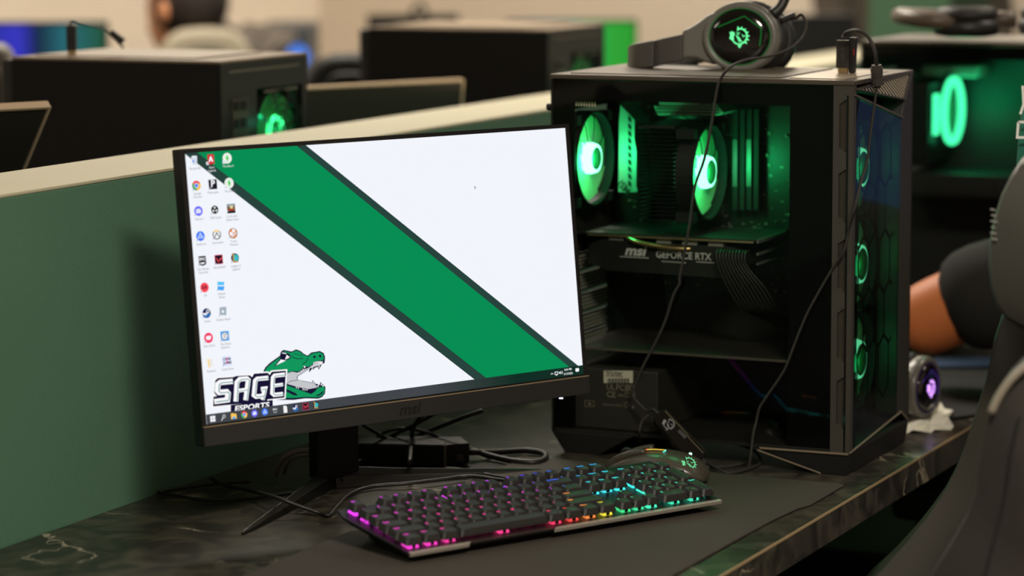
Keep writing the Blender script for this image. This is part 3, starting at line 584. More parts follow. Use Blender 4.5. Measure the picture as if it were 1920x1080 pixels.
def hexrings(mb, P, cells, r, w, z0=0.):
    for (cx, cy) in cells:
        o_ = [(cx+r*math.cos(PI/6+PI/3*i), cy+r*math.sin(PI/6+PI/3*i)) for i in range(6)]; i_ = [(cx+(r-w)*math.cos(PI/6+PI/3*i), cy+(r-w)*math.sin(PI/6+PI/3*i)) for i in range(6)]
        mb.add([(x, y, z0) for x, y in o_+i_], [(i, (i+1) % 6, 6+(i+1) % 6, 6+i) for i in range(6)])
def loc(px, py, across):  # px on a plane of the near case parallel to its glass -> (x, z)
    cw = Vector((.42372, .90579, 0)); p = on_plane(px, py, CO+cw*across, cw)-CO; ex = Vector((math.cos(CA), math.sin(CA), 0)); return (p.dot(ex), p.z)
def pc_shell(root, detail=True):
    yi = PW
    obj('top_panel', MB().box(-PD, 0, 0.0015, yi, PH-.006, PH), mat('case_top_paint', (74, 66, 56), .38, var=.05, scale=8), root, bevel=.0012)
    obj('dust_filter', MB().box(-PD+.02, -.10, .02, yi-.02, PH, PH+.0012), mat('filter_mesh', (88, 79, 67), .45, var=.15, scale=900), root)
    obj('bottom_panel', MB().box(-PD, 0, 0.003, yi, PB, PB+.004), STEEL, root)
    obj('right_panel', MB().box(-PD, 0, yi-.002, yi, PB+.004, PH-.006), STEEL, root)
    obj('motherboard_tray', MB().box(-PD+.004, -.045, yi-.045, yi-.043, PB+.004, PH-.006), mat('tray_paint', (20, 20, 19), .5), root)
    # front pillar beside the glass, with slot vents
    x0, x1 = -.0252, 0
    sl = [(.4560, .3925), (.3725, .3085), (.2885, .2235), (.2045, .1385), (.1210, .0570)]
    pil = MB().box(x0, x1, .0015, .010, PB, PH-.0062); pmat = mat('front_pillar_paint', (60, 57, 51), .45, var=.06, scale=40)
    pil = MB(); zz = PB; xa, xb = -.0178, -.0088
    pil.box(x0, xa, .0, .010, PB, PH-.0062).box(xb, x1, 0, .010, PB, PH-.0062)
    tops = [PH-.0062]+[b for a, b in sl]; bots = [a for a, b in sl]+[PB]
    for hi, lo in zip(tops, bots): pil.box(xa, xb, 0, .010, lo, hi)
    fp = obj('front_pillar', pil, pmat, root)
    for a, b in sl:
        # slanted ends of each slot
        pl_ = MB(frame((0, .0002, 0), (1, 0, 0), (0, 0, 1), (0, -1, 0)))
        pl_.prism([(xa, a+.0005), (xb, a+.0005), (xa, a-.006)], -.008, 0); obj('slot_corner', pl_, pmat, fp)
        pl_ = MB(frame((0, .0002, 0), (1, 0, 0), (0, 0, 1), (0, -1, 0))).prism([(xa, b-.0005), (xb, b-.0005), (xb, b+.0), (xa, b+.006)], -.008, 0); obj('slot_corner', pl_, pmat, fp)
        hm = MB(frame((0, .0035, 0), (1, 0, 0), (0, 0, 1), (0, -1, 0))); cells = []
        r = .00125; j = 0; z = b+.002
        while z < a-.001:
            for i in range(5): cells.append((xa+.0009+i*r*1.75+(r*.87 if j % 2 else 0), z))
            z += r*1.52; j += 1
        hexrings(hm, None, [c for c in cells if c[0] < xb], r, .00034); obj('vent_mesh', hm, mat('vent_mesh_metal', (96, 90, 78), .4, metal=.3), fp, kind='stuff')
    obj('pillar_back', MB().box(x0, x1, .010, .012, PB, PH-.0062), BLK2, fp)
    # front face: frame, mesh triangle, glass
    z_l, z_r = .4630, .4200
    fr2 = MB().box(-.003, 0, .190, PW, .030, .4420); 
    obj('front_frame', MB(frame((0, 0, 0), (0, 1, 0), (0, 0, 1), (1, 0, 0))).prism([(.192, .045), (.206, .045), (.2389, .028), (.2389, PH-.002), (.206, .442), (.192, .4195)], -.03, -.0005), mat('front_frame_paint', (46, 44, 39), .45, var=.06), root, bevel=.0012)
    T = frame((0, 0, 0), (0, 1, 0), (0, 0, 1), (1, 0, 0))
    tri = [(.006, .4680), (.2350, .4765), (.2055, .4425)]
    obj('corner_triangle', MB(T).prism(tri, -.02, -.005), BLK2, root)
    cx_, cy_ = [sum(p[i] for p in tri)/3 for i in (0, 1)]
    ce = MB(T); 
    for i in range(3): ce.add(*(lambda a, b: ([(a[0], a[1], .001), (b[0], b[1], .001), (cx_+(b[0]-cx_)*.86, cy_+(b[1]-cy_)*.86, .001), (cx_+(a[0]-cx_)*.86, cy_+(a[1]-cy_)*.86, .001), (a[0], a[1], -.004), (b[0], b[1], -.004)], [(0, 1, 2, 3), (4, 5, 1, 0)]))(tri[i], tri[(i+1) % 3]))
    tf = obj('triangle_frame', ce, mat('triangle_frame_paint', (80, 74, 66), .4), root)
    # slats of the triangular grille: diagonal thin bars clipped to the triangle
    gt = MB(T); inn = [(cx_+(p[0]-cx_)*.86, cy_+(p[1]-cy_)*.86) for p in tri]; dv = Vector((.9, -.42)).normalized(); nv = Vector((dv.y, -dv.x)) if dv.y > 0 else Vector((-dv.y, dv.x))
    k = -0.2
    while k < .6:
        hits = []
        for i in range(3):
            a, b = Vector(inn[i]), Vector(inn[(i+1) % 3]); da, db = a.dot(nv)-k, b.dot(nv)-k
            if da*db < 0: hits.append(a+(b-a)*(da/(da-db)))
        if len(hits) == 2 and (hits[0]-hits[1]).length > .002: gt.stroke([tuple(hits[0]), tuple(hits[1])], .0014, 0)
        k += .0042
    obj('grille_slats', gt, mat('grille_metal', (235, 222, 196), .4), tf, kind='stuff')
    obj('glass_lip', MB(T).prism([(.002, .4632), (.195, .4226), (.195, .4200), (.002, .4606)], -.006, .0014), mat('lip_metal', (84, 76, 64), .35), root)
    obj('front_glass', MB(T).prism([(.001, .0300), (.191, .0460), (.191, .4195), (.001, .4600)], -.004, -.0005), GLF, root)
    obj('front_glass_border', MB(T).prism([(.0, .0290), (.040, .032), (.040, .4550), (.0, .4610)], -.0085, -.006), GLOSSB, root)
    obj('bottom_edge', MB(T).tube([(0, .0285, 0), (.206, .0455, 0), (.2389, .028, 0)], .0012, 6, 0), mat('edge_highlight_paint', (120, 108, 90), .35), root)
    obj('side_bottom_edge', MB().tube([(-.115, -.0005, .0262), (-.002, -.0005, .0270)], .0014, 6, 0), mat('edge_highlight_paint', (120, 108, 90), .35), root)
    # feet
    for prof in ([(-.125, PB), (-.036, 0), (-.004, 0), (.0, PB)], [(-PD, PB), (-.378, 0), (-.330, 0), (-.285, PB)]):
        obj('foot', MB(upright(0, .0, 0)).prism(prof, -PW, -.001), BLK2, root, bevel=.0015)
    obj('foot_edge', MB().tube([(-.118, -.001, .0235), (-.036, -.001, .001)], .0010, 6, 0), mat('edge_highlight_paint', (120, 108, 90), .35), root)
    # rear wall ring
    rw = MB(frame((-PD+.002, 0, 0), (0, 1, 0), (0, 0, 1), (1, 0, 0)))
    rw.prism([(0, PB), (PW, PB), (PW, .10), (0, .10)], 0, .0015).prism([(0, .43), (PW, .43), (PW, PH-.006), (0, PH-.006)], 0, .0015)
    rw.prism([(0, .10), (.045, .10), (.045, .43), (0, .43)], 0, .0015).prism([(.176, .10), (PW, .10), (PW, .43), (.176, .43)], 0, .0015).prism([(.045, .245), (.176, .245), (.176, .305), (.045, .305)], 0, .0015)
    obj('rear_panel', rw, mat('rear_panel_paint', (30, 28, 25), .5), root)
def pc_interior(root):
    A = .0
    X = lambda al: -al
    # power supply with label, shroud
    obj('shroud', MB().box(-.375, -.057, .012, PW-.045, .1335, .1350), mat('shroud_paint', (34, 31, 28), .45), root)
    obj('shroud_edge', MB().box(-.375, -.057, .0105, .0125, .1325, .1355), mat('shroud_lip_paint', (74, 68, 60), .4), root)
    ps = obj('power_supply', MB().box(-.376, -.2555, .0125, .165, .0315, .1090), mat('psu_paint', (40, 36, 31), .5, var=.1), root, bevel=.002)
    T = upright(0, .0121, 0)
    def lp(px, py): return loc(px, py, .0121)
    def rect(px0, py0, px1, py1, n, m, z=.0002):
        a = lp(px0, py0); b = lp(px1, py0); c = lp(px1, py1); d_ = lp(px0, py1); return obj(n, MB(T).flat([a, b, c, d_], z), m, ps)
    LBW = mat('label_white', (190, 182, 165), .6); LBD = mat('label_print', (40, 38, 36), .6); LBG = mat('label_grey_print', (150, 142, 128), .6)
    rect(1132, 695, 1187, 718, 'sticker', LBW)
    tm = MB(T)
    for i in range(22):
        x, z = lp(1139+i*1.9, 713.5); tm.flat([(x, z-.0028), (x+.0006+.0003*(i % 3), z-.0028), (x+.0006+.0003*(i % 3), z+.0028), (x, z+.0028)], .0004)
    for py, s_ in ((698.5, 'MODEL: MAG650'), (702, 'P/N: 306-7ZP0A'), (705.5, 'S/N: 602-7ZP0A18')):
        x, z = lp(1152, py); add_text(tm, s_, x, z, .0030, .0004, .02)
    obj('barcode', tm, LBD, ps)
    tg = MB(T)
    for px, py, s_, sz in ((1145, 726, 'UL', .010), (1163, 727, 'FC', .0105), (1146, 740, 'CE', .0105), (1164, 740.5, 'ccc', .006), (1180, 728, '80', .012), (1181, 738, 'PLUS', .0035), (1175, 759, 'i', .007), (1187, 763, 'x', .008)):
        x, z = lp(px, py); add_text(tg, s_, x, z, sz, .0003, .02)
    def prect(a, b, c, d_, w): tg.stroke([lp(a, b), lp(c, b), lp(c, d_), lp(a, d_)], w, .0003, True)
    prect(1173, 722, 1190, 744, .0009); prect(1097, 751, 1114, 762, .0007)
    tg.flat([lp(1102, 759), lp(1109, 759), lp(1105.5, 753)], .0003)
    x, z = lp(1175, 759); tg.stroke([(x+.0034*math.cos(i*PI/6), z+.0034*math.sin(i*PI/6)) for i in range(12)], .0007, .0003, True)
    x, z = lp(1149, 759.5); add_text(tg, 'MADE IN CHINA', x, z, .0034, .0003, .01)
    for k in range(9):
        x, z = lp(1082, 690+k*6.3); add_text(tg, ['AC INPUT', '100-240V~', '10A', 'DC OUTPUT', '+3.3V +5V', '+12V 54A', '-12V 0.3A', 'TOTAL', '650W'][k], x, z, .0030, .0003, 0)
    obj('rating_print', tg, mat('rating_print_ink', (112, 104, 92), .6), ps)
    # motherboard
    yb = PW-.049
    mbd = obj('motherboard', MB().box(-.372, -.140, yb, yb+.002, .185, .432), mat('circuit_board', (14, 18, 15), .4, var=.5, scale=120), root)
    sm_ = MB(); rnd = random.Random(3)
    for k in range(260):
        x = -.138-rnd.random()*.232; z = .19+rnd.random()*.238; w = .0008+rnd.random()*.004; h = .0008+rnd.random()*.003
        sm_.box(x, x+w, yb-.0005-rnd.random()*.004, yb, z, z+h)
    obj('board_components', sm_, mat('component_metal', (120, 120, 112), .4, metal=.3, var=.6, scale=200), mbd, kind='stuff')
    hs = mat('heatsink_metal', (150, 150, 146), .42, metal=.3, var=.05)
    def poly(name, pts, across, depth, m, par): return obj(name, MB(upright(0, across, 0)).prism([loc(px, py, across) for px, py in pts], -depth, 0), m, par, bevel=.0008)
    io = poly('io_cover', [(1159, 361), (1193, 361), (1196, 356), (1193, 350), (1194, 285), (1190, 262), (1190, 225), (1163, 196), (1160, 230)], .125, .05, hs, mbd)
    iv = MB(upright(0, .1245, 0))
    for k in range(10):
        iv.flat([loc(a, b+k*13.4, .1245) for a, b in ((1177.5, 216), (1184, 222), (1184, 231), (1177.5, 226))], .0001)
    obj('vent_slots', iv, BLK2, io)
    poly('heatsink', [(1236, 188), (1338, 190), (1345, 197), (1357, 211), (1345, 217), (1233, 216), (1225, 198), (1236, 198)], .125, .05, hs, mbd)
    hl = MB(upright(0, .1243, 0))
    for yy in (199, 204, 210): hl.stroke([loc(1230, yy, .1243), loc(1348, yy+2, .1243)], .0012, .0001)
    a_ = loc(1325, 193, .1243); add_text(hl, 'MAG', a_[0], a_[1], .010, .0002, .01, .3); obj('heatsink_grooves', hl, BLK2, mbd)
    # memory
    for px in (1378, 1391, 1404, 1417):
        x, z = loc(px, 300, .170); rs = obj('memory_module', MB().box(x-.0035, x+.0035, .171, yb, z-.065, z+.065), BLK2, mbd, bevel=.0006)
        if px in (1378, 1404): obj('heat_spreader', MB().box(x-.0030, x+.0030, .1698, .1710, z-.034, z+.026), mat('spreader_metal', (90, 95, 90), .35, metal=.5), rs)
    # cpu cooler
    cooler = thing('cpu_cooler', (0, 0, 0)); cooler.parent = root
    fin = MB()
    for k in range(22): fin.box(-.296, -.250, .05, .165, .2960+k*.0052, .2966+k*.0052)
    obj('cooling_fins', fin, mat('fin_metal', (22, 22, 21), .4, metal=.5), cooler, kind='stuff')
    obj('tower_cap', MB().box(-.297, -.249, .048, .167, .410, .414), BLK, cooler, bevel=.001)
    fan(root, (-.234, .106, .3525), .057, 1, .0155, .42, 4.5)
    fan(root, (-.380, .080, .3672), .057, 1, .0145, .48, 5.5)
    gm = MB(upright(0, .0, 0)); x, z = loc(1171, 345, .120); 
    mlog = MB(upright(0, .1195, 0)); add_text(mlog, 'MSI', x, z-.004, .013, .0, .02, 0, 1, 2.3); obj('maker_mark', mlog, BLK, io)
    # graphics card
    y0 = .062
    gp = obj('graphics_card', MB().box(-.388, -.146, y0, yb-.004, .2725, .2745), mat('backplate_metal', (52, 56, 53), .38, metal=.6, var=.1, scale=20), root)
    obj('gold_edge', MB().box(-.372, -.148, y0-.0006, y0+.0006, .2705, .2728), GOLD, gp)
    obj('shroud_side', MB(upright(0, y0, 0)).prism([(-.355, .2660), (-.250, .2640), (-.175, .2640), (-.160, .2570), (-.160, .2400), (-.185, .2240), (-.345, .2260), (-.372, .2350), (-.372, .2580)], -.10, -.002), BLK, gp, bevel=.001)
    gt_ = MB(upright(0, y0+.001, 0))
    a_ = loc(1190, 471, y0); fit_text(gt_, 'msi', a_[0], a_[1], .0305, .0005, .035, .25, .85)
    a_ = loc(1281, 480, y0); fit_text(gt_, 'GEFORCE RTX', a_[0], a_[1], .0745, .0005, .02, 0, 1.1)
    for p in ([(1162, 481), (1216, 484)], [(1240, 490), (1286, 493)], [(1305, 491), (1340, 493)]): gt_.stroke([loc(*q, y0) for q in p], .0010, .0004)
    obj('card_lettering', gt_, mat('card_print', (178, 178, 174), .5, emit=(178, 178, 174), estr=.0), gp)
    obj('heat_pipe', MB().tube([(-.318, y0+.003, .2690), (-.305, y0-.003, .2660), (-.285, y0-.004, .2625), (-.255, y0-.004, .2600), (-.232, y0+.004, .2590)], .0032, 10), mat('copper_nickel_pipe', (185, 160, 110), .25, metal=.9), gp, smooth=True)
    for x in (-.335, -.27, -.235, -.20): obj('standoff', MB().box(x-.010, x+.010, y0+.004, y0+.02, .2630, .2705), mat('bracket_grey', (120, 118, 110), .4), gp, bevel=.001)
    for k, (za, zb) in enumerate(((.2700, .2745), (.255, .258), (.243, .2455))):
        obj('end_fin', MB().box(-.1455, -.1430, y0+.004, yb-.02, za, zb), mat('end_fin_metal', (110, 118, 112), .35, metal=.4), gp)
    for k in range(10):
        x = -.192+.0042*k; dx = .0035*k
        obj('power_cable', MB().tube([(x, y0+.002, .262), (x-.001, y0-.010, .258), (x+.002, y0-.012, .243), (x+.012+dx*.4, y0-.006, .215), (x+.028+dx*.3, y0+.01, .185), (x+.045, y0+.06, .165), (x+.05, y0+.10, .150)], .0012, 6, 4), CABLE, gp, smooth=True)
    # rear wall grille: pale discs painted for light coming through the slot holes
    T2 = frame((-.3935, 0, 0), (0, 1, 0), (0, 0, 1), (1, 0, 0)); 
    for rr_, z in enumerate((.2330, .2060, .1790, .1520, .1270)):
        pf = MB(T2); 
        for j in range(4):
            for i in range(15): pf.disc(.048+i*.0085+(.004 if j % 2 else 0), z-.0075+j*.0048, .0018, .0006, 6)
        obj('slot_cover', MB(T2).prism([(.045, z-.0115), (.176, z-.0115), (.176, z+.0115), (.045, z+.0115)], -.001, 0), mat('slot_cover_paint', (12, 12, 11), .5), root)
        obj('lit_hole_disc', pf, mat('lit_hole_paint', (225, 220, 200), .5), root, kind='stuff')
    cb = MB(upright(0, .012, 0))
    for i in range(8): cb.box(-.366+i*.0036, -.3642+i*.0036, .4385, .4445, 0, .001)
    obj('top_comb', cb, mat('comb_metal', (200, 190, 165), .4), root)
    # front intake fans behind the front glass
    for z in (.3640, .2440, .1240):
        fan(root, (-.0380, .118, z), .057, 1, .0200, .11, 1.5)
    obj('fan_wall', MB(frame((-.055, 0, 0), (0, 1, 0), (0, 0, 1), (1, 0, 0))).box(.012, .232, .035, .46, -.001, 0), BLK2, root)
    # honeycomb in front of fans
    hc = MB(frame((-.0105, 0, 0), (0, 1, 0), (0, 0, 1), (1, 0, 0)))
    cwid, vs, dg = .042, .053, .0135
    zc = .2440
    for rr_ in range(-2, 3):
        zz = zc+rr_*(vs+dg)
        for cc in range(-1, 4):
            cx2 = .078+cc*cwid+(cwid/2 if rr_ % 2 else 0)
            if not .03 < cx2 < .2: continue
            for pa, pb in (((-cwid/2, -vs/2), (-cwid/2, vs/2)), ((cwid/2, -vs/2), (cwid/2, vs/2)), ((-cwid/2, vs/2), (0, vs/2+dg)), ((cwid/2, vs/2), (0, vs/2+dg)), ((-cwid/2, -vs/2), (0, -vs/2-dg)), ((cwid/2, -vs/2), (0, -vs/2-dg))):
                a, b = (cx2+pa[0], zz+pa[1]), (cx2+pb[0], zz+pb[1])
                if max(a[1], b[1]) < .43 and min(a[1], b[1]) > .04 and max(a[0], b[0]) < .23: hc.stroke([a, b], .0052, 0)
    obj('honeycomb_screen', hc, BLK2, root)
pc = thing('gaming_computer', CO, CA, 'black computer with green lit fans behind its glass side, right of the lit monitor', 'computer')
pc_shell(pc)
pc_interior(pc)
obj('side_glass', MB().box(-PD, -.0254, 0, .0035, PB+.002, PH-.0065), GLS, pc)
bd = MB().box(-PD, -.3640, .0040, .0050, PB+.002, PH-.0065).box(-.364, -.0254, .0040, .0050, .4470, PH-.0065).box(-.0810, -.0254, .0040, .0050, PB+.002, .447)
obj('glass_border', bd, mat('glass_border_ink', (3, 3, 3), .5, spec=.1), pc)
obj('thumb_screw', MB().lathe([(.0035, 0), (.0045, .001), (.0045, .006), (.003, .007)], 12, 'x', (-PD-.007, .008, .437)), BLK, pc)
obj('port_strip', MB().box(-.088, -.018, .02, .19, PH, PH+.0010), mat('port_strip_paint', (150, 136, 116), .35), pc)

# ================================================================== NEXT STATION'S COMPUTER (right)
pc2 = thing('gaming_computer', (.892, 4.18, 0), CA, 'computer with a glowing green ring fan at the right edge behind the nearest computer', 'computer')
pc_shell(pc2)
obj('side_glass', MB().box(-PD, -.0254, 0, .0035, PB+.002, PH-.0065), GLS, pc2)
obj('glass_border', MB().box(-PD, -.3740, .0040, .0050, PB+.002, PH-.0065).box(-.374, -.0254, .0040, .0050, .4530, PH-.0065).box(-.0810, -.0254, .0040, .0050, PB+.002, .453), MATS['glass_border_ink'], pc2)
RG = glow('ring_fan_green', (70, 255, 170), 1.9)
f2 = obj('fan', MB(Matrix.Translation((-.29, .11, .367))).lathe([(.056, -.003), (.058, -.003), (.058, .003), (.056, .003)], 36, 'x', caps=False), BLK2, pc2)
obj('light_ring', MB().torus(.0475, .0062, 36, 8, 'x', (-.281, .11, .367)), RG, f2)
obj('light_bar', MB().box(-.286, -.281, .018, .038, .336, .398), RG, f2)
obj('fan_blades', MB().lathe([(.001, -.288), (.040, -.286)], 24, 'x', (0, .11, .367)), mat('dark_blade', (20, 60, 35), .5), f2)
obj('cooling_fins', MB().box(-.350, -.302, .05, .165, .290, .412), mat('fin_metal', (22, 22, 21), .4), pc2, bevel=.002)
obj('heatsink', MB().box(-.335, -.245, .120, .185, .418, .436), mat('heatsink_metal', (150, 150, 146), .4), pc2, bevel=.003)
obj('io_cover', MB().box(-.382, -.355, .12, .185, .33, .425), mat('heatsink_metal', (150, 150, 146), .4), pc2, bevel=.003)
obj('graphics_card', MB().box(-.388, -.13, .062, .185, .238, .274), BLK, pc2, bevel=.003)
obj('card_bracket', MB().box(-.36, -.20, .058, .062, .246, .262), BLK, pc2)
green_light(pc2, (-.262, .10, .367), .35, .03, (.02, 1, .35)); green_light(pc2, (-.20, .10, .42), .12, .02, (.02, 1, .35))

# ================================================================== HEADSETS
HG = mat('headset_grey', (104, 102, 96), .36, var=.03, coat=.1)
HD = mat('headset_dark', (30, 29, 28), .45, var=.1); CUSH = mat('ear_cushion_leather', (26, 25, 24), .5, bump=.3, scale=60)
def make_headset(M, label, rgb, s, boom=True, k=1., ring=1.):
    r = thing('headset', None, 0, label, 'headset', mtx=M @ Matrix.Scale(k, 4))
    PX = 6.75e-4
    def sup(rx, ry, z, n=36, cx=0, cy=0): return [(cx+rx*math.cos(2*PI*i/n), cy+ry*math.sin(2*PI*i/n), z) for i in range(n)]
    for side, z0, sg in ((0, 0, -1), (1, -.150, 1)):
        T = Matrix.Translation((0, 0, z0)) if side == 0 else Matrix.Translation((0, 0, z0)) @ Matrix.Scale(-1, 4, (0, 0, 1))
        cup = obj('ear_cup', MB(T).rings([sup(.040, .0365, .0005), sup(.0425, .039, .002), sup(.047, .0435, .001), sup(.0490, .0455, -.006, cx=.002), sup(.0485, .0450, -.016, cx=.003), sup(.044, .041, -.022, cx=.003)]), HG, r, smooth=True)
        obj('face_plate', MB(T).rings([sup(.0385, .0352, .0006), sup(.0365, .0335, .0028), sup(.030, .0275, .0050), sup(.002, .002, .0062)]), GLOSSB, cup, smooth=True)
        obj('light_ring', MB(T).torus(.0392, .0005, 48, 6, 'z', (0, 0, .0018), 1, .914), glow('hs_ring_%d_%d_%d' % rgb, tuple(int(c*.55) for c in rgb), .55*s*ring), cup)
        hp = [(-.0275, .012), (.006, .0258), (.0275, .0105), (.0278, .004), (.0262, -.012)]
        obj('hex_line', MB(T).tube([(x, y, .0052) for x, y in hp], .00045, 6, 0), glow('hs_line_%d_%d_%d' % rgb, tuple(int(c*.7) for c in rgb), .6*s*min(1, ring*3)), cup)
        if side == 0: obj('emblem', dragon(MB(T @ Matrix.Translation((0, -.001, .0068))), 0, 0, .0115, 0), glow('hs_emblem_%d_%d_%d' % rgb, tuple(min(255, c+70) for c in rgb), 1.3*s), cup)
        obj('ear_cushion', MB(T).rings([sup(.040, .038, -.022, cx=.006), sup(.048, .046, -.024, cx=.007), sup(.0505, .048, -.032, cx=.008), sup(.048, .046, -.042, cx=.009), sup(.030, .030, -.044, cx=.009), sup(.028, .028, -.030, cx=.008)]), CUSH, r, smooth=True)
        obj('yoke', MB(T).rings([[(x, y1, -.004), (x, y1, -.015), (x, y0, -.015), (x, y0, -.004)] for x, y0, y1 in ((-.030, -.036, .034), (-.045, -.032, .026), (-.055, -.0275, .018), (-.066, -.027, .0115), (-.075, -.029, .008))]), HG, cup, smooth=False, bevel=.004)
        obj('slider', MB(T).rings([[(x, y1, z+.004), (x, y1, z-.004), (x, y0, z-.004), (x, y0, z+.004)] for x, y0, y1, z in ((-.0735, -.0305, .0035, -.007), (-.100, -.036, -.002, -.008), (-.122, -.041, -.007, -.016))]), mat('headset_slider', (66, 64, 60), .45), cup, bevel=.002)
    band = []
    n = 16
    for i in range(n+1):
        a = PI*i/n; z = -.075+.066*math.cos(a); x = -.110-.034*math.sin(a)**.6; t = math.sin(a)**.6
        nx, nz = -math.sin(a), math.cos(a); y0, y1 = -.040-.004*t, -.004-.006*t
        band.append([(x, y1, z), (x+nx*.010, y1-.001, z+nz*.010), (x+nx*.010, y0+.001, z+nz*.010), (x, y0, z)])
    obj('headband', MB().rings(band), mat('headset_slider', (66, 64, 60), .45), r, bevel=.002)
    obj('band_pad', MB().rings([[(p[0][0]+.008, p[0][1]-.003, p[0][2]*.92-.006), (p[0][0]+.001, p[0][1]-.003, p[0][2]*.98-.001), (p[3][0]+.001, p[3][1]+.003, p[3][2]*.98-.001), (p[3][0]+.008, p[3][1]+.003, p[3][2]*.92-.006)] for p in band[2:-2]]), CUSH, r)
    if boom:
        obj('microphone_arm', MB().tube([(.040, .030, -.014), (.050, .040, -.016), (.058, .062, -.020), (.060, .088, -.024)], lambda t: .0075-.0025*t, 8), HD, r, smooth=True)
        obj('plug_sleeve', MB().tube([(.050, .022, -.020), (.060, .026, -.020), (.068, .029, -.020)], .0042, 10), HD, r, smooth=True)
    return r
ho = at_y(1387, 69, 3.612)
hz = Vector((-.22, -1, .10)).normalized(); hx = Vector((1, -.22, 0)); hx = (hx-hz*hx.dot(hz)).normalized(); hy = hz.cross(hx)
make_headset(frame(ho, hx, hy, hz), 'grey headset with glowing green emblem lying on top of the glass-sided computer', (40, 230, 90), 1.)
# purple-lit headset on the paper
ho2 = at_y(1738, 727, 3.735); hz2 = Vector((.84, -.54, 0)).normalized(); hy2 = Vector((.0, 0, 1)); hx2 = hy2.cross(hz2)
M2 = frame(ho2, hx2, hy2, hz2)
make_headset(M2, 'grey headset with a glowing purple emblem standing on white paper at the desk edge', (140, 80, 255), 2.2, False, .92, .12)
# dark headset on the right computer
ho3 = at_y(1850, 42, 4.22)
M3 = frame(ho3+Vector((0, 0, .012)), Vector((-1, .0, 0)).normalized(), Vector((0, 1, 0)), Vector((0, 0, 1)))
def flat_headset():
    r = thing('headset', ho3, 0, 'dark unlit headset lying flat on top of the right computer', 'headset')
    for sx, n in ((-.03, 0), (.10, 1)):
        c = obj('ear_cup', MB(Matrix.Translation((sx, .02*n, 0))).lathe([(.030, -.021), (.046, -.018), (.050, -.006), (.046, .004), (.03, .008)], 28), HD, r, smooth=True)
        obj('ear_cushion', MB(Matrix.Translation((sx, .02*n, 0))).torus(.036, .011, 28, 8, 'z', (0, 0, .012)), CUSH, c, smooth=True)
    b = []
    for i in range(17):
        a = PI*i/16; x, y = .02-.125*math.sin(a)*1.0, .075-.075*math.cos(a); b.append([(x, y, -.010), (x, y+.008*math.cos(a)*-1, -.014), (x-.012*math.sin(a), y, .014), (x, y, .016)])
    obj('headband', MB().tube([(-.03, -.02, 0), (-.085, -.03, .004), (-.118, .01, .008), (-.118, .07, .008), (-.06, .12, .004), (.06, .09, 0)], .012, 8, 4), mat('headset_brown_grey', (92, 78, 66), .4), r, smooth=True)
flat_headset()

# ================================================================== PLUGS, REMOTE, CABLES
CWV = Vector((.42372, .90579, 0)); CDX = Vector((math.cos(CA), math.sin(CA), 0))
def on_side(px, py, off=-.008): return on_plane(px, py, CO+CWV*off, CWV)
def on_front(px, py, off=.01): return on_plane(px, py, CO+CDX*off, CDX)
up_ = on_z(1581, 137, PH+.0012)
us = thing('usb_plug', up_, CA, 'black USB stick adapter standing in the top port of the near computer', 'plug')
obj('metal_tip', MB().box(-.0062, .0062, -.0025, .0025, 0, .007), GOLD, us)
obj('body', MB().prism([(-.0085, -.0045), (.0085, -.0045), (.0085, .0045), (-.0085, .0045)], .0065, .0400, [(-.0078, -.004), (.0078, -.004), (.0078, .004), (-.0078, .004)]), mat('usb_plug_body', (44, 42, 40), .4, var=.08), us, bevel=.001)
for k in range(3): obj('grip_rib', MB().box(-.0080, .0080, -.0050, .0050, .0335+.0028*k, .0348+.0028*k), BLK, us)
ub = MB(upright(0, -.0047, .023)); add_text(ub, 'ASUS', 0.001, 0, .0075, 0, .01, .2, 1, PI/2); obj('mark', ub, mat('embossed_mark', (70, 68, 64), .4), us)
u2 = thing('usb_plug', up_+CDX*.0105+CWV*.004, CA, 'slim black USB plug with a red mark right behind the stick adapter', 'plug')
obj('body', MB().prism([(-.003, -.006), (.003, -.006), (.003, .006), (-.003, .006)], 0, .044, [(-.0035, -.006), (.005, -.006), (.005, .006), (-.0035, .006)]), BLK, u2, bevel=.001)
obj('red_mark', MB().box(.0032, .0040, -.0064, -.0058, .022, .030), mat('red_plastic', (190, 30, 30), .4), u2)
c1 = MB(); c1.tube([up_+Vector((-.001, 0, .042)), up_+Vector((.003, -.002, .050)), on_front(1607, 57, -.02), on_front(1627, 68, -.005), on_front(1640, 95), on_front(1644, 125)], .0023, 8)
cab = obj('headset_cable', c1.tube([on_front(1645, 158), on_front(1641, 185), on_front(1632, 250), on_front(1626, 300), on_front(1612, 350), on_front(1603, 390, .012), on_side(1592, 430, -.012), on_side(1583, 470, -.012), on_side(1560, 505), on_side(1520, 575), on_side(1503, 612), on_side(1488, 650), on_side(1470, 695), on_side(1440, 740), on_side(1424, 765), on_side(1418, 790), on_side(1412, 815, -.015), on_side(1408, 850, -.02), on_z(1404, 878, .004)], .0016, 8), BRAID, label='black cable hanging in front of the near computer from the USB plug', cat='cable', smooth=True)
fr0, fr1 = on_front(1643.5, 122), on_front(1645, 162)
fo = MB(); axf = (fr1-fr0); Lf = axf.length; axf.normalize()
for t0, t1, r_ in ((0, .12, .0062), (.12, .35, .0075), (.35, .40, .0067), (.40, .46, .0075), (.46, .5, .0067), (.5, .56, .0075), (.56, .6, .0067), (.6, .94, .0075), (.94, 1.06, .0045)): fo.tube([fr0+axf*Lf*t0, fr0+axf*Lf*t1], r_, 16, 0)
obj('ferrite_bead', fo, mat('ferrite_rubber', (58, 54, 48), .5), cab)
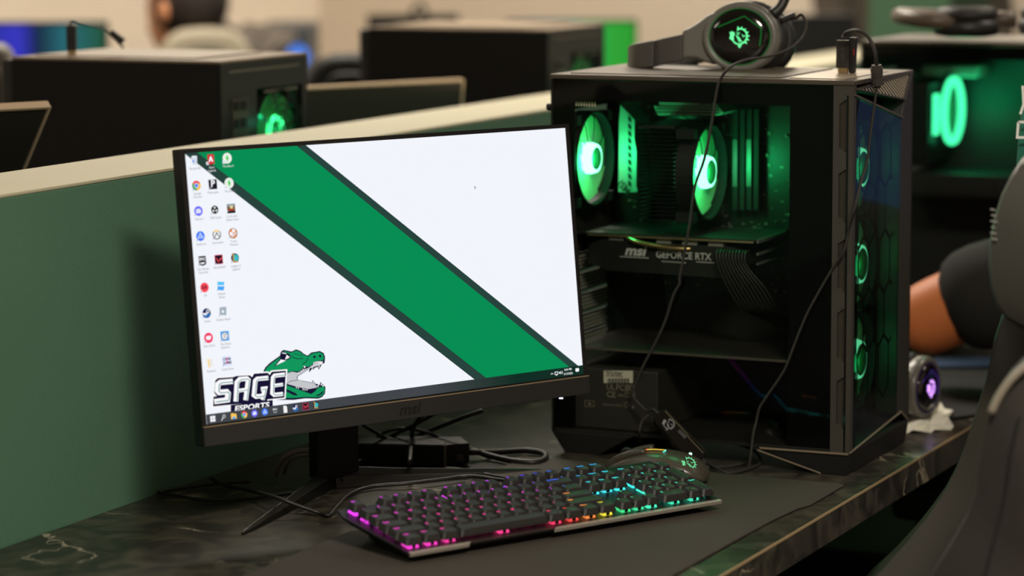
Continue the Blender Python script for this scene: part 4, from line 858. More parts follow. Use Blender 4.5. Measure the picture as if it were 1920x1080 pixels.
# headset lead falling along the glass to the remote
P1, P0 = Vector((.181, 3.469, .0619)), Vector((.2327, 3.4312, .012))
hcab = MB().tube([at_y(1492, 34, 3.58), at_y(1503, 27, 3.57), at_y(1512, 45, 3.56), at_y(1505, 70, 3.55), at_y(1480, 92, 3.54), at_y(1440, 106, 3.53), at_y(1400, 112, 3.52), on_side(1370, 125, -.003), on_side(1350, 150, -.004), on_side(1342, 180), on_side(1333, 240), on_side(1320, 300), on_side(1303, 350), on_side(1293, 420), on_side(1282, 480), on_side(1274, 520), on_side(1274, 532), on_side(1262, 555), on_side(1246, 605), on_side(1225, 650), on_side(1204, 690), on_side(1190, 725), on_side(1187, 743), on_side(1198, 757), on_side(1213, 770, -.012), P1+Vector((-.006, .002, .006))], .0017, 8)
obj('headset_cable', hcab, BRAID, label='braided black lead hanging from the green-lit headset over the glass side', cat='cable', smooth=True)
ax = (P0-P1).normalized(); vz = Vector((.22, -.92, .35)); vz = (vz-ax*vz.dot(ax)).normalized(); vy = vz.cross(ax)
rm = thing('cable_remote', None, 0, 'glossy black inline cable remote with a white light, leaning on the near computer', 'remote', mtx=frame((P0+P1)/2, ax, vy, vz))
hl_ = (P0-P1).length/2
pf = [(-hl_, -.008), (-hl_+.004, -.0130), (-.004, -.0130), (.004, -.0150), (hl_-.006, -.0150), (hl_, -.009), (hl_, .006), (hl_-.003, .0090), (-hl_+.004, .0090), (-hl_, .006)]
obj('body', MB().prism(pf, -.006, .005), GLOSSB, rm, bevel=.0016)
obj('side_rail', MB().prism([(-hl_+.002, .0080), (hl_-.003, .0080), (hl_-.004, .0096), (-hl_+.003, .0096)], -.004, .004), mat('remote_rail', (70, 74, 62), .2, metal=.5), rm, bevel=.0006)
obj('emblem', dragon(MB(Matrix.Translation((-hl_*.50, -.0025, .0053)) @ Matrix.Rotation(.5, 4, 'Z')), 0, 0, .0075, 0), mat('remote_emblem', (120, 120, 125), .5), rm)
obj('slider_button', MB().box(-.006, .008, -.0012, .0045, .005, .0066), BLK, rm, bevel=.0006)
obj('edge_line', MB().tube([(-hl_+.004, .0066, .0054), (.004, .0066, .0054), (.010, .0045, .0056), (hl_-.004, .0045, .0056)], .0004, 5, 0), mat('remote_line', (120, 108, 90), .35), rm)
obj('status_light', MB(Matrix.Translation((hl_*.68, -.0085, .0053))).lathe([(.0019, 0), (.0014, .0006)], 12), glow('cyan_white_led', (200, 255, 245), 2.4), rm)
obj('strain_relief', MB().tube([(-hl_-.010, -.001, 0), (-hl_, 0, 0)], .0026, 8, 0).tube([(hl_, 0, 0), (hl_+.010, .001, -.001)], .0026, 8, 0), HD, rm)
def cable(pts, r, label, m=CABLE, k=8): return obj('cable', MB().tube(pts, r, k), m, label=label, cat='cable', smooth=True)
Z = on_z
cable([P0+Vector((.006, -.004, -.004)), Z(1345, 878, .006), Z(1365, 887, .004), Z(1400, 880, .004), Z(1425, 868, .004), Z(1418, 848, .006), Z(1390, 835, .007), Z(1350, 822, .010), Z(1320, 818, .012), Z(1300, 826, .008)], .0018, 'thin lead looping on the desk right of the inline remote', BRAID)
cable([on_side(1216, 778, -.012), on_side(1203, 792, -.014), on_side(1199, 812, -.018), Z(1204, 835, .012), Z(1222, 846, .008), Z(1245, 846, .005), Z(1265, 853, .004), Z(1290, 868, .004), Z(1330, 876, .004), Z(1380, 872, .004), Z(1400, 866, .004)], .0017, 'thin lead curling down left of the inline remote behind the mouse', BRAID)
cable([Z(395, 897, .012), Z(420, 909, .009), Z(470, 920, .013), Z(520, 934, .020), Z(565, 950, .011), Z(600, 962, .003), Z(616, 966, .003), Z(628, 953, .003), Z(655, 927, .003), Z(700, 912, .004), Z(760, 907, .006), Z(830, 899, .006), Z(880, 893, .006), Z(930, 899, .010), Z(955, 902, .014)], .0024, 'keyboard lead with a sharp bend lying left of the keyboard', CABLE)
cable([Z(470, 903, .006), Z(400, 908, .004), Z(340, 915, .003), Z(298, 923, .003), Z(330, 929, .003), Z(370, 936, .003), Z(410, 938, .003), Z(460, 935, .003), Z(540, 926, .003), Z(600, 917, .003)], .0020, 'thin lead looping against the green partition at the back left of the desk')
GC = mat('greyish_cable', (120, 108, 104), .4)
cable([Z(518, 892, .008), Z(522, 874, .022), on_z(536, 855, .036), on_z(566, 845, .042), on_z(610, 850, .042)], .0030, 'grey cable arching behind the monitor leg, outer one', GC)
cable([Z(533, 888, .008), Z(537, 872, .020), on_z(550, 858, .030), on_z(580, 853, .034), on_z(612, 860, .032)], .0022, 'grey cable arching behind the monitor leg, inner one', GC)
Y_ = at_y
cable([Z(640, 900, .01), Y_(690, 850, 3.5), Y_(705, 822, 3.5), Y_(735, 806, 3.49), Y_(775, 805, 3.49), Y_(820, 818, 3.5), Y_(848, 838, 3.5), Y_(857, 852, 3.5)], .0022, 'thin black cable arching over the power brick')
cable([Y_(790, 780, 3.44), Y_(776, 800, 3.46), Y_(772, 822, 3.5), Z(768, 868, .025)], .0030, 'black cable hanging straight down behind the monitor chin')
cable([Y_(905, 770, 3.46), Y_(870, 782, 3.47), Y_(820, 802, 3.5), Y_(770, 822, 3.53), Y_(720, 842, 3.55), Z(670, 868, .01)], .0030, 'black cable slanting down behind the monitor, topmost one')
cable([Y_(815, 775, 3.44), Y_(785, 792, 3.46), Y_(740, 815, 3.5), Y_(700, 838, 3.52), Z(660, 872, .008)], .0026, 'black cable slanting down behind the monitor, lower one')
cable([Y_(680, 796, 3.45), Y_(700, 808, 3.46), Y_(730, 826, 3.5), Y_(760, 842, 3.53)], .0026, 'short black cable crossing the others beside the monitor pole')
cable([Z(880, 848, .012), Z(930, 848, .006), Z(985, 845, .005), Z(1018, 850, .005), Z(1022, 860, .005), Z(1000, 867, .005), Z(960, 864, .005), Z(920, 855, .006), Z(880, 843, .012)], .0040, 'thick black cable loop lying right of the power brick')
cable([on_plane(892, 765, DW(0, .750), W_D), on_plane(905, 778, DW(0, .747), W_D), on_plane(935, 785, DW(0, .747), W_D), on_plane(970, 784, DW(0, .747), W_D), on_plane(992, 779, DW(0, .747), W_D), on_plane(998, 768, DW(0, .747), W_D), on_plane(994, 750, DW(0, .750), W_D)], .0020, 'thin lead drooping against the partition below the monitor', CABLE)
cable([Z(834, 878, .006), Z(860, 880, .005), Z(890, 885, .004), Z(930, 893, .004), Z(965, 899, .008), Z(985, 903, .01)], .0020, 'thin black cable from the power brick towards the keyboard')
bx = Z(834, 877, 0)
ad = thing('power_brick', bx, -.12, 'black power brick on the desk behind the monitor leg', 'power adapter')
obj('case', MB().box(-.118, 0, 0, .055, 0, .029), BLK2, ad, bevel=.003)
obj('end_block', MB().prism([(.001, .002), (.029, .016), (.012, .06), (-.016, .052)], .002, .0285), BLK2, ad, bevel=.002)
obj('edge_seam', MB().box(-.0010, .0022, -.0008, .0014, .001, .0285), mat('brick_seam', (92, 84, 70), .4), ad)
obj('socket_label', MB().box(.014, .022, .005, .0085, .008, .016), mat('brick_label', (60, 52, 50), .5), ad)

# ================================================================== DESK EDGE: PAPER, BLUE PAD
pp = [(1672, 813, 0), (1692, 798, .004), (1712, 788, .003), (1742, 776, .004), (1758, 765, .012), (1763, 753, .012), (1771, 766, .009), (1787, 769, .010), (1778, 782, .004), (1788, 799, .001), (1783, 806, 0), (1752, 805, .002), (1746, 811, 0), (1712, 806, .003), (1697, 814, 0)]
pv = [tuple(on_z(x, y, z+.0006)) for x, y, z in pp]; cen = on_z(1742, 794, .006)
pm_ = MB(); n = len(pv); mid = [tuple((Vector(v)*.5+cen*.5)+Vector((0, 0, .003*(-1)**i))) for i, v in enumerate(pv)]
pm_.add(pv+mid+[tuple(cen)], [(i, (i+1) % n, n+(i+1) % n, n+i) for i in range(n)]+[(n+i, n+(i+1) % n, 2*n) for i in range(n)])
po = obj('paper_napkin', pm_, WHITEP, label='crumpled white paper under the purple-lit headset', cat='paper'); so = po.modifiers.new('s', 'SOLIDIFY'); so.thickness = .0006; so.offset = 1
a, b, c, d_ = (on_z(x, y, 0) for x, y in ((1745, 694), (1862, 692), (1852, 676), (1750, 678)))
obj('mouse_pad', MB().prism([(a.x, a.y), (b.x, b.y), (c.x+.05, c.y), (d_.x, d_.y)], .0005, .006), mat('blue_pad_cloth', (52, 72, 112), .8, var=.1, scale=60), bevel=.002, label='blue pad on the next seat\'s desk under the forearm', cat='mouse pad')

a, b, c, d_ = (on_z(x, y, 0) for x, y in ((1768, 790), (1862, 778), (1862, 697), (1750, 697)))
obj('mouse_pad', MB().prism([(a.x, a.y), (b.x, b.y), (c.x+.06, c.y), (d_.x, d_.y)], .0004, .004), mat('shaded_desk_black', (14, 13, 12), .9, bump=.3), bevel=.001, label='added black sheet for the shaded desk beside the purple-lit headset', cat='mouse pad')  # dark sheet laid in for the shade on this stretch of desk
# ================================================================== PEOPLE
def skin_body(name, pts, edges, m, parent=None, sub=2, root=0):
    me = bpy.data.meshes.new(name); me.from_pydata([tuple(p[0]) for p in pts], edges, []); me.materials.append(m); me.update()
    o = bpy.data.objects.new(name, me); COL.objects.link(o); s = o.modifiers.new('skin', 'SKIN'); s.use_smooth_shade = True
    for i, p in enumerate(pts):
        r = p[1]; r = r if isinstance(r, tuple) else (r, r); me.skin_vertices[0].data[i].radius = r; me.skin_vertices[0].data[i].use_root = (i == root)
    q = o.modifiers.new('sub', 'SUBSURF'); q.levels = q.render_levels = sub
    if parent: o.parent = parent
    return o
SKIN = mat('skin', (196, 132, 92), .5, var=.05); HAIR = mat('dark_hair', (34, 24, 20), .6, var=.3, scale=60)
def head(root, c, yaw, hair=HAIR, skin=SKIN):
    M = Matrix.Translation(c) @ Matrix.Rotation(yaw, 4, 'Z')   # faces local -y
    R = []
    for z, rx, ry, oy in ((-.115, .035, .040, .0), (-.10, .046, .062, -.012), (-.07, .060, .080, -.010), (-.03, .070, .090, -.004), (.02, .075, .095, 0), (.06, .070, .090, .004), (.09, .052, .068, .006), (.108, .022, .03, .006)):
        R.append([(rx*math.cos(2*PI*i/20), oy+ry*math.sin(2*PI*i/20), z) for i in range(20)])
    h = obj('head', MB(M).rings(R), skin, root, smooth=True, sub=1)
    obj('nose', MB(M).rings([[(-.006, -.088, .015), (.006, -.088, .015), (0, -.095, .016)], [(-.016, -.090, -.030), (.016, -.090, -.030), (0, -.118, -.026)]]), skin, h, smooth=True, bevel=.003)
    obj('mouth', MB(M).box(-.024, .024, -.094, -.086, -.061, -.052), mat('lips', (150, 84, 72), .5), h, bevel=.003)
    for s in (-1, 1):
        obj('eye', MB(M @ Matrix.Translation((s*.031, -.086, .004))).lathe([(.001, -.008), (.010, -.005), (.013, 0), (.010, .005), (.001, .008)], 12), mat('eye_white', (225, 222, 215), .3), h, smooth=True)
        obj('ear', MB(M @ Matrix.Translation((s*.077, .008, -.008))).rings([[(s*.0, .016*math.cos(2*PI*i/10), .030*math.sin(2*PI*i/10)) for i in range(10)], [(s*.014, .012+.014*math.cos(2*PI*i/10), .026*math.sin(2*PI*i/10)) for i in range(10)]]), skin, h, smooth=True)
    rnd = random.Random(int(abs(c[0])*1000)); H = []
    for k in range(9):
        t = k/8; z = -.055+.18*t; rr = math.sqrt(max(0.02, 1-((z-.02)/.106)**2)); ring = []
        for i in range(24):
            a = 2*PI*i/24; q = 1+.05*rnd.random(); x = .086*rr*q*math.cos(a); y = .010+.104*rr*q*math.sin(a)
            if y < -.03 and z < .055: y = max(y, -.03)*.9; x *= .98
            ring.append((x, y, z))
        H.append(ring)
    obj('hair', MB(M).rings(H), hair, h, smooth=True); return h
def hand(root, wrist, d, up, m=SKIN, s=1., curl=.5, side=1):
    d = d.normalized(); up = (up-d*up.dot(d)).normalized(); sd = d.cross(up)*side
    pts = [(wrist, .024*s), (wrist+d*.035*s, (.036*s, .016*s)), (wrist+d*.075*s, (.040*s, .014*s))]; edges = [(0, 1), (1, 2)]
    h = skin_body('hand', pts, edges, m, root)
    for i, L in enumerate((.068, .078, .073, .058)):
        b = wrist+d*.062*s+sd*(.030-.020*i)*s; p = [b]; dd = d.copy()
        for j, q in enumerate((.45, .33, .24)):
            dd = (dd-up*curl*.55).normalized(); p.append(p[-1]+dd*L*q*s)
        skin_body('finger', [(p[0], .010*s), (p[1], .0095*s), (p[2], .0085*s), (p[3], .0070*s)], [(0, 1), (1, 2), (2, 3)], m, h, 1)
    b = wrist+d*.020*s+sd*.026*s; td = (d*.6+sd*.8).normalized()
    skin_body('thumb', [(b, .012*s), (b+td*.035*s, .0115*s), (b+td*.05*s+d*.02*s-up*.006, .009*s)], [(0, 1), (1, 2)], m, h, 1)
    return h
def person(label, J, shirt, trous, yaw, sleeve=1., skin=SKIN, hair=HAIR, thick={}, body_m=None):
    """J: joints; the body is one continuous skinned surface, the clothes are children around it"""
    root = thing('person', (J['pelvis'].x, J['pelvis'].y, FZ), 0, label, 'person'); inv = Matrix.Translation(-Vector((J['pelvis'].x, J['pelvis'].y, FZ)))
    J = {k: inv @ v for k, v in J.items()}
    order = ['pelvis', 'waist', 'chest', 'neck', 'skull', 'shl', 'ell', 'wrl', 'shr', 'elr', 'wrr', 'hipl', 'knl', 'anl', 'tol', 'hipr', 'knr', 'anr', 'tor']
    rad = dict(pelvis=(.13, .10), waist=(.12, .09), chest=(.15, .10), neck=.052, skull=.05, shl=.055, ell=.042, wrl=.027, shr=.055, elr=.042, wrr=.027, hipl=.085, knl=.058, anl=.036, tol=.03, hipr=.085, knr=.058, anr=.036, tor=.03)
    rad.update(thick); I = {k: i for i, k in enumerate(order)}
    E_ = [('pelvis', 'waist'), ('waist', 'chest'), ('chest', 'neck'), ('neck', 'skull'), ('chest', 'shl'), ('shl', 'ell'), ('ell', 'wrl'), ('chest', 'shr'), ('shr', 'elr'), ('elr', 'wrr'), ('pelvis', 'hipl'), ('hipl', 'knl'), ('knl', 'anl'), ('anl', 'tol'), ('pelvis', 'hipr'), ('hipr', 'knr'), ('knr', 'anr'), ('anr', 'tor')]
    skin_body('body', [(J[k], rad[k]) for k in order], [(I[a], I[b]) for a, b in E_], body_m or skin, root)
    def sub_(keys, k, m, name, cut={}):
        P = [(J[q] if q not in cut else J[cut[q][0]].lerp(J[q], cut[q][1]), tuple(x*k+.012 for x in (rad[q] if isinstance(rad[q], tuple) else (rad[q], rad[q])))) for q in keys]
        ii = {q: i for i, q in enumerate(keys)}
        return skin_body(name, P, [(ii[a], ii[b]) for a, b in E_ if a in ii and b in ii], m, root)
    sub_(['pelvis', 'waist', 'chest', 'shl', 'ell', 'wrl', 'shr', 'elr', 'wrr'], 1.22, shirt, 'sweater', {'wrl': ('ell', sleeve), 'wrr': ('elr', sleeve)})
    sub_(['pelvis', 'hipl', 'knl', 'anl', 'hipr', 'knr', 'anr'], 1.12, trous, 'trousers')
    for s in 'lr':
        fv = J['to'+s]-J['an'+s]; skin_body('shoe', [(J['an'+s]-Vector((0, 0, .01)), .042), (J['an'+s]+fv*.5-Vector((0, 0, .02)), (.045, .035)), (J['to'+s], (.042, .028))], [(0, 1), (1, 2)], BLK2, root)
        d = (J['wr'+s]-J['el'+s]); hand(root, J['wr'+s], d, Vector((0, 0, 1)), skin, 1., .6, 1 if s == 'l' else -1)
    head(root, tuple(J['skull']+Vector((0, 0, .06))), yaw, hair, skin)
    return root
def seated(pel, yaw, lean=0., hands=None, s=1.):
    f = Vector((math.sin(yaw), -math.cos(yaw), 0)); l = Vector((-f.y, f.x, 0)); u = Vector((0, 0, 1)); P = Vector(pel)
    ch = P+u*.40+f*(.02+lean); J = dict(pelvis=P, waist=P+u*.18+f*lean*.3, chest=ch, neck=ch+u*.13+f*lean*.3, skull=ch+u*.20+f*(lean*.5+.02))
    for k, q in (('l', 1), ('r', -1)):
        J['sh'+k] = ch+l*q*.19+u*.05; J['el'+k] = ch+l*q*.24-u*.20+f*.10; J['wr'+k] = ch+l*q*.16-u*.24+f*.34
        J['hip'+k] = P+l*q*.10+f*.05; J['kn'+k] = P+l*q*.14+f*.46+u*.01; J['an'+k] = Vector((*(P+l*q*.14+f*.44).xy, FZ+.08)); J['to'+k] = Vector((*(P+l*q*.15+f*.58).xy, FZ+.035))
    if hands:
        for k, (e, w) in hands.items(): J['el'+k] = Vector(e); J['wr'+k] = Vector(w)
    return J
BROWN = mat('dark_sleeve_cloth', (25, 24, 21), .9, var=.15, scale=60, bump=.4); GREYC = mat('grey_jumper_cloth', (92, 84, 76), .95, var=.08)
JEANS = mat('dark_trousers', (36, 38, 46), .9)
SK2 = mat('warm_skin', (205, 118, 66), .55, var=.06)
# person at the next seat: forearm over the desk just right of the near computer
fy = W_D  # faces the partition
yawn = math.atan2(W_D.x, -W_D.y)
pel = DW(1.58, -.74, FZ+.50); wr = at_y(1683, 622, 4.02); el = at_y(1860, 545, 3.96)
J = seated(pel, yawn, .10, {'l': (el, wr)}); J['chest'] = DW(1.58, -.60, .16); J['waist'] = DW(1.58, -.70, -.06); J['neck'] = DW(1.57, -.55, .29); J['skull'] = DW(1.56, -.53, .37); J['elr'] = DW(1.72, -.30, .05); J['wrr'] = DW(1.60, -.04, .045)
J['shl'] = DW(1.42, -.46, .20); J['shr'] = DW(1.76, -.58, .22); 
person('person in a dark sweater with pushed-up sleeve, forearm on the desk at the right edge', J, BROWN, JEANS, yawn, .52, SK2, HAIR, dict(wrl=.055, ell=.062))
# seated person far left, behind the dark computer
hp = at_y(337, 22, 6.6)
J = seated((hp.x+.16, hp.y+.1, hp.z-.74), math.radians(-125), .06)
J['chest'] = at_y(432, 95, 6.7); J['neck'] = at_y(385, 45, 6.65); J['skull'] = at_y(345, 62, 6.6); J['shl'] = at_y(478, 88, 6.75); J['shr'] = at_y(400, 92, 6.85)
person('dark-haired person in a grey jumper seated far away at the upper left', J, GREYC, JEANS, math.radians(-125), .95, body_m=GREYC)
# standing person half hidden by the green column, upper right
cp = at_y(1680, 40, 7.75); J = seated((cp.x, cp.y, FZ+.93), math.radians(-20), .0)
for k, q in (('l', 1), ('r', -1)):
    J['kn'+k] = J['hip'+k]+Vector((.02*q, 0, -.42)); J['an'+k] = Vector((J['hip'+k].x, J['hip'+k].y, FZ+.08)); J['to'+k] = J['an'+k]+Vector((-.05, -.13, -.045))
J['elr'] = at_y(1575, 85, 7.7); J['wrr'] = at_y(1535, 185, 7.55); J['ell'] = J['shl']+Vector((.08, 0, -.27)); J['wrl'] = J['ell']+Vector((.0, -.1, -.24))
person('person in a grey jumper standing half hidden behind the green column', J, GREYC, JEANS, math.radians(-20), .95, body_m=GREYC)

# ================================================================== CHAIRS
LEA = mat('chair_leather', (50, 46, 38), .5, var=.06, scale=30, bump=.08, bscale=500); LEA2 = mat('chair_suede', (35, 30, 25), .75, var=.2, scale=80, bump=.5)
LEA3 = mat('chair_grey_leather', (64, 63, 57), .5, var=.06, bump=.08, bscale=500); GRN_F = mat('green_fabric', (38, 112, 92), .7, var=.1)
def slab(px, y, th, dirv=(.25, .97, 0)):
    V = [at_y(x, q, y) for x, q in px]; n = len(V); c = sum(V, Vector())/n; dv = Vector(dirv)*th
    R = []
    for t, k in ((0, .90), (.12, .975), (.3, 1.0), (.7, 1.0), (.88, .975), (1, .90)): R.append([tuple(c+(v-c)*k+dv*t) for v in V])
    return R
def local(root, R): return [[tuple(Vector(p)-root.location) for p in r] for r in R]
ch = thing('gaming_chair', DW(.18, -.30, FZ), 0, 'dark leather gaming chair pulled up in the right foreground', 'chair')
low = [(1900, 545), (1880, 580), (1864, 630), (1850, 700), (1838, 740), (1822, 790), (1806, 840), (1788, 885), (1762, 935), (1730, 980), (1690, 1030), (1640, 1085), (1590, 1130), (1700, 1290), (2080, 1300), (2120, 900), (2100, 560)]
obj('backrest', MB().rings(local(ch, slab(low, 3.05, .10))), LEA, ch, smooth=True, label='large leather back panel with a stitched edge')
seam = [(1878, 600), (1866, 660), (1850, 730), (1832, 790), (1814, 845), (1794, 893), (1768, 943), (1734, 990), (1694, 1040), (1648, 1094)]
sv = [at_y(x+7, y+3, 3.058)-ch.location for x, y in seam]; obj('seam', MB().tube(sv, .0011, 6, 3), mat('seam_groove', (24, 22, 19), .6), ch)
stt = MB(); 
for i in range(len(sv)-1):
    for j in range(7):
        a = sv[i].lerp(sv[i+1], j/7); b = sv[i].lerp(sv[i+1], j/7+.08); o_ = Vector((.0045, -.0006, .001)); stt.tube([a+o_, b+o_], .0005, 4, 0)
obj('stitching', stt, mat('stitch_thread', (96, 88, 74), .7), ch, kind='stuff')
upb = [(1912, 302), (1893, 330), (1874, 368), (1860, 412), (1852, 455), (1850, 500), (1855, 545), (1866, 580), (1885, 606), (1915, 622), (2000, 640), (2150, 560), (2150, 330), (2000, 280)]
obj('shoulder_wing', MB().rings(local(ch, slab(upb, 2.93, .09))), LEA3, ch, smooth=True, label='rounded grey shoulder wing')
em = MB()
for k in range(6): em.tube([at_y(1857+(k % 2)*2, 392+k*11, 2.925)-ch.location, at_y(1866+(k % 3)*2, 394+k*11, 2.925)-ch.location], .0012, 4, 0)
obj('embroidery', em, mat('embroidery_thread', (120, 118, 112), .7), ch)
bol = [(1935, 668), (1908, 690), (1884, 715), (1866, 745), (1853, 775), (1842, 820), (1834, 870), (1826, 930), (1806, 980), (1775, 1035), (1735, 1100), (1720, 1250), (2100, 1260), (2120, 700), (2020, 660)]
obj('side_bolster', MB().rings(local(ch, slab(bol, 2.72, .09))), LEA2, ch, smooth=True, label='brown suede side bolster')
bl = [at_y(x, y, 2.712)-ch.location for x, y in ((1858, 775), (1872, 745), (1892, 716), (1915, 694), (1940, 676))]
obj('bolster_glint', MB().tube(bl, .0042, 8, 3), mat('bolster_glint_paint', (130, 122, 108), .45), ch, smooth=True)  # pale band painted where the bolster's top catches the light
s2_ = [at_y(x, y, 2.712)-ch.location for x, y in ((1912, 780), (1897, 850), (1886, 930), (1868, 1000), (1845, 1090))]; obj('bolster_seam', MB().tube(s2_, .0013, 6, 3), mat('seam_groove', (24, 22, 19), .6), ch)
pil = [(1921, 150), (1914, 200), (1908, 250), (1904, 300), (1902, 345), (2010, 360), (2080, 340), (2080, 160), (2000, 130)]
obj('head_pillow', MB().rings(local(ch, slab(pil, 3.14, .06))), GRN_F, ch, smooth=True, label='green head pillow with white lettering')
core = [(1938, 110), (1930, 200), (1926, 330), (1930, 560), (2120, 600), (2150, 330), (2120, 90), (2030, 60)]
obj('back_shell', MB().rings(local(ch, slab(core, 3.13, .07))), LEA, ch, smooth=True)
lt = MB(frame(at_y(1924, 222, 3.126)-ch.location, (1, 0, 0), (.0, 0, 1), (0, -1, 0))); 
lt.stroke([(-.0045, .036), (-.003, .016), (-.0060, .006), (-.0075, .006)], .0028, 0).stroke([(-.0085, -.004), (-.0095, -.021), (.02, -.021), (.02, -.004), (-.0085, -.004)], .0028, 0).stroke([(-.003, .03), (.006, .036), (.02, .036)], .0026, 0)
obj('pillow_lettering', lt, mat('white_thread', (215, 215, 208), .7), ch)
sc_ = DW(.18, -.30, 0)
obj('seat', MB(Matrix.Translation(-ch.location) @ Matrix.Translation((sc_.x+.16, sc_.y-.05, 0)) @ Rz).rings([[(x*k, y*k, z) for x, y in ((-.26, -.25), (.26, -.25), (.28, .22), (-.28, .22))] for z, k in ((-.33, .9), (-.30, 1), (-.26, 1), (-.235, .92))]), LEA2, ch, bevel=.02)
obj('gas_column', MB(Matrix.Translation((.16, -.05, 0))).lathe([(.03, .10), (.03, .25), (.02, .25), (.02, .40)], 16), BLK, ch, smooth=True)
for k in range(5):
    a = 2*PI*k/5; dx, dy = math.cos(a), math.sin(a)
    lg_ = obj('base_leg', MB().tube([(.16, -.05, .12), (.16+dx*.15, -.05+dy*.15, .10), (.16+dx*.30, -.05+dy*.30, .075)], lambda t: .022-.008*t, 8), BLK, ch, smooth=True)
    obj('caster', MB().lathe([(.012, -.02), (.028, -.018), (.028, .018), (.012, .02)], 16, 'y', (.16+dx*.30, -.05+dy*.30, .028)), BLK, lg_, smooth=True)
# small dark chair arm rest seen below the desk
ar = on_plane(1745, 935, DW(0, .10), W_D)
art = thing('armrest_chair', Vector((ar.x, ar.y, FZ)), A_D, 'black chair tucked under the desk, armrest showing below the desk edge', 'chair')
obj('armrest', MB().box(-.06, .12, -.04, .04, ar.z-FZ-.022, ar.z-FZ+.030), BLK2, art, bevel=.012)
obj('armrest_post', MB().box(-.02, .02, -.015, .015, .42, ar.z-FZ-.03), BLK, art, bevel=.003)
obj('seat', MB().box(-.30, .24, -.25, .26, .38, .46), BLK2, art, bevel=.03)
obj('gas_column', MB().lathe([(.03, .08), (.03, .22), (.02, .22), (.02, .38)], 14), BLK, art, smooth=True)
for k in range(5):
    a = 2*PI*k/5; lg_ = obj('base_leg', MB().tube([(0, 0, .10), (math.cos(a)*.28, math.sin(a)*.28, .06)], .018, 8, 0), BLK, art)
    obj('caster', MB().lathe([(.012, -.02), (.027, -.018), (.027, .018), (.012, .02)], 12, 'y', (math.cos(a)*.28, math.sin(a)*.28, .027)), BLK, lg_)
def far_chair(px, top, y, w, h, m, m2, label, yaw=0., base=True):
    c = at_y(px, top, y); r = thing('office_chair', (c.x, c.y, FZ), yaw, label, 'chair'); zt = c.z-FZ
    def arch(w, z0, z1, n=14): 
        p = [(-w*.82, z0), (w*.82, z0)]
        for i in range(n+1):
            a = PI*i/n; p.append((w*math.copysign(abs(math.cos(a))**.6, math.cos(a)), z1-(z1-z0)*.45+(z1-z0)*.45*math.sin(a)**.7))
        return p
    obj('backrest', MB(upright(0, 0, 0)).prism(arch(w/2, zt-h, zt), -.06, 0), m, r, bevel=.02)
    obj('back_panel', MB(upright(0, -.001, 0)).prism(arch(w*.30, zt-h*.85, zt-h*.10), -.004, .012), m2, r, bevel=.006)
    obj('seat', MB().box(-.25, .25, .02, .50, .40, .48), m2, r, bevel=.03)
    obj('back_support', MB().box(-.03, .03, .02, .06, .44, zt-h+.05), BLK, r)
    obj('gas_column', MB().lathe([(.03, .08), (.03, .22), (.02, .22), (.02, .40)], 14, 'z', (0, .25, 0)), BLK, r, smooth=True)
    for k in range(5):
        a = 2*PI*k/5; lg_ = obj('base_leg', MB().tube([(0, .25, .10), (math.cos(a)*.28, .25+math.sin(a)*.28, .06)], .018, 8, 0), BLK, r)
        obj('caster', MB().lathe([(.012, -.02), (.027, -.018), (.027, .018), (.012, .02)], 12, 'y', (math.cos(a)*.28, .25+math.sin(a)*.28, .027)), BLK, lg_)
CHB = mat('beige_chair_leather', (150, 140, 120), .5); CHD = mat('dark_chair_leather', (52, 47, 38), .55); CHG = mat('grey_chair_leather', (86, 78, 68), .5)
far_chair(385, 52, 6.45, .24, .42, CHB, CHD, 'beige-edged chair back behind the dark-haired person', .2)
far_chair(-20, 80, 4.9, .11, .40, CHG, CHD, 'grey chair back at the far left edge beside the dark computer', .1)
far_chair(655, 100, 5.3, .19, .34, BLK2, BLK2, 'black chair back between the two dark computers', -.1)

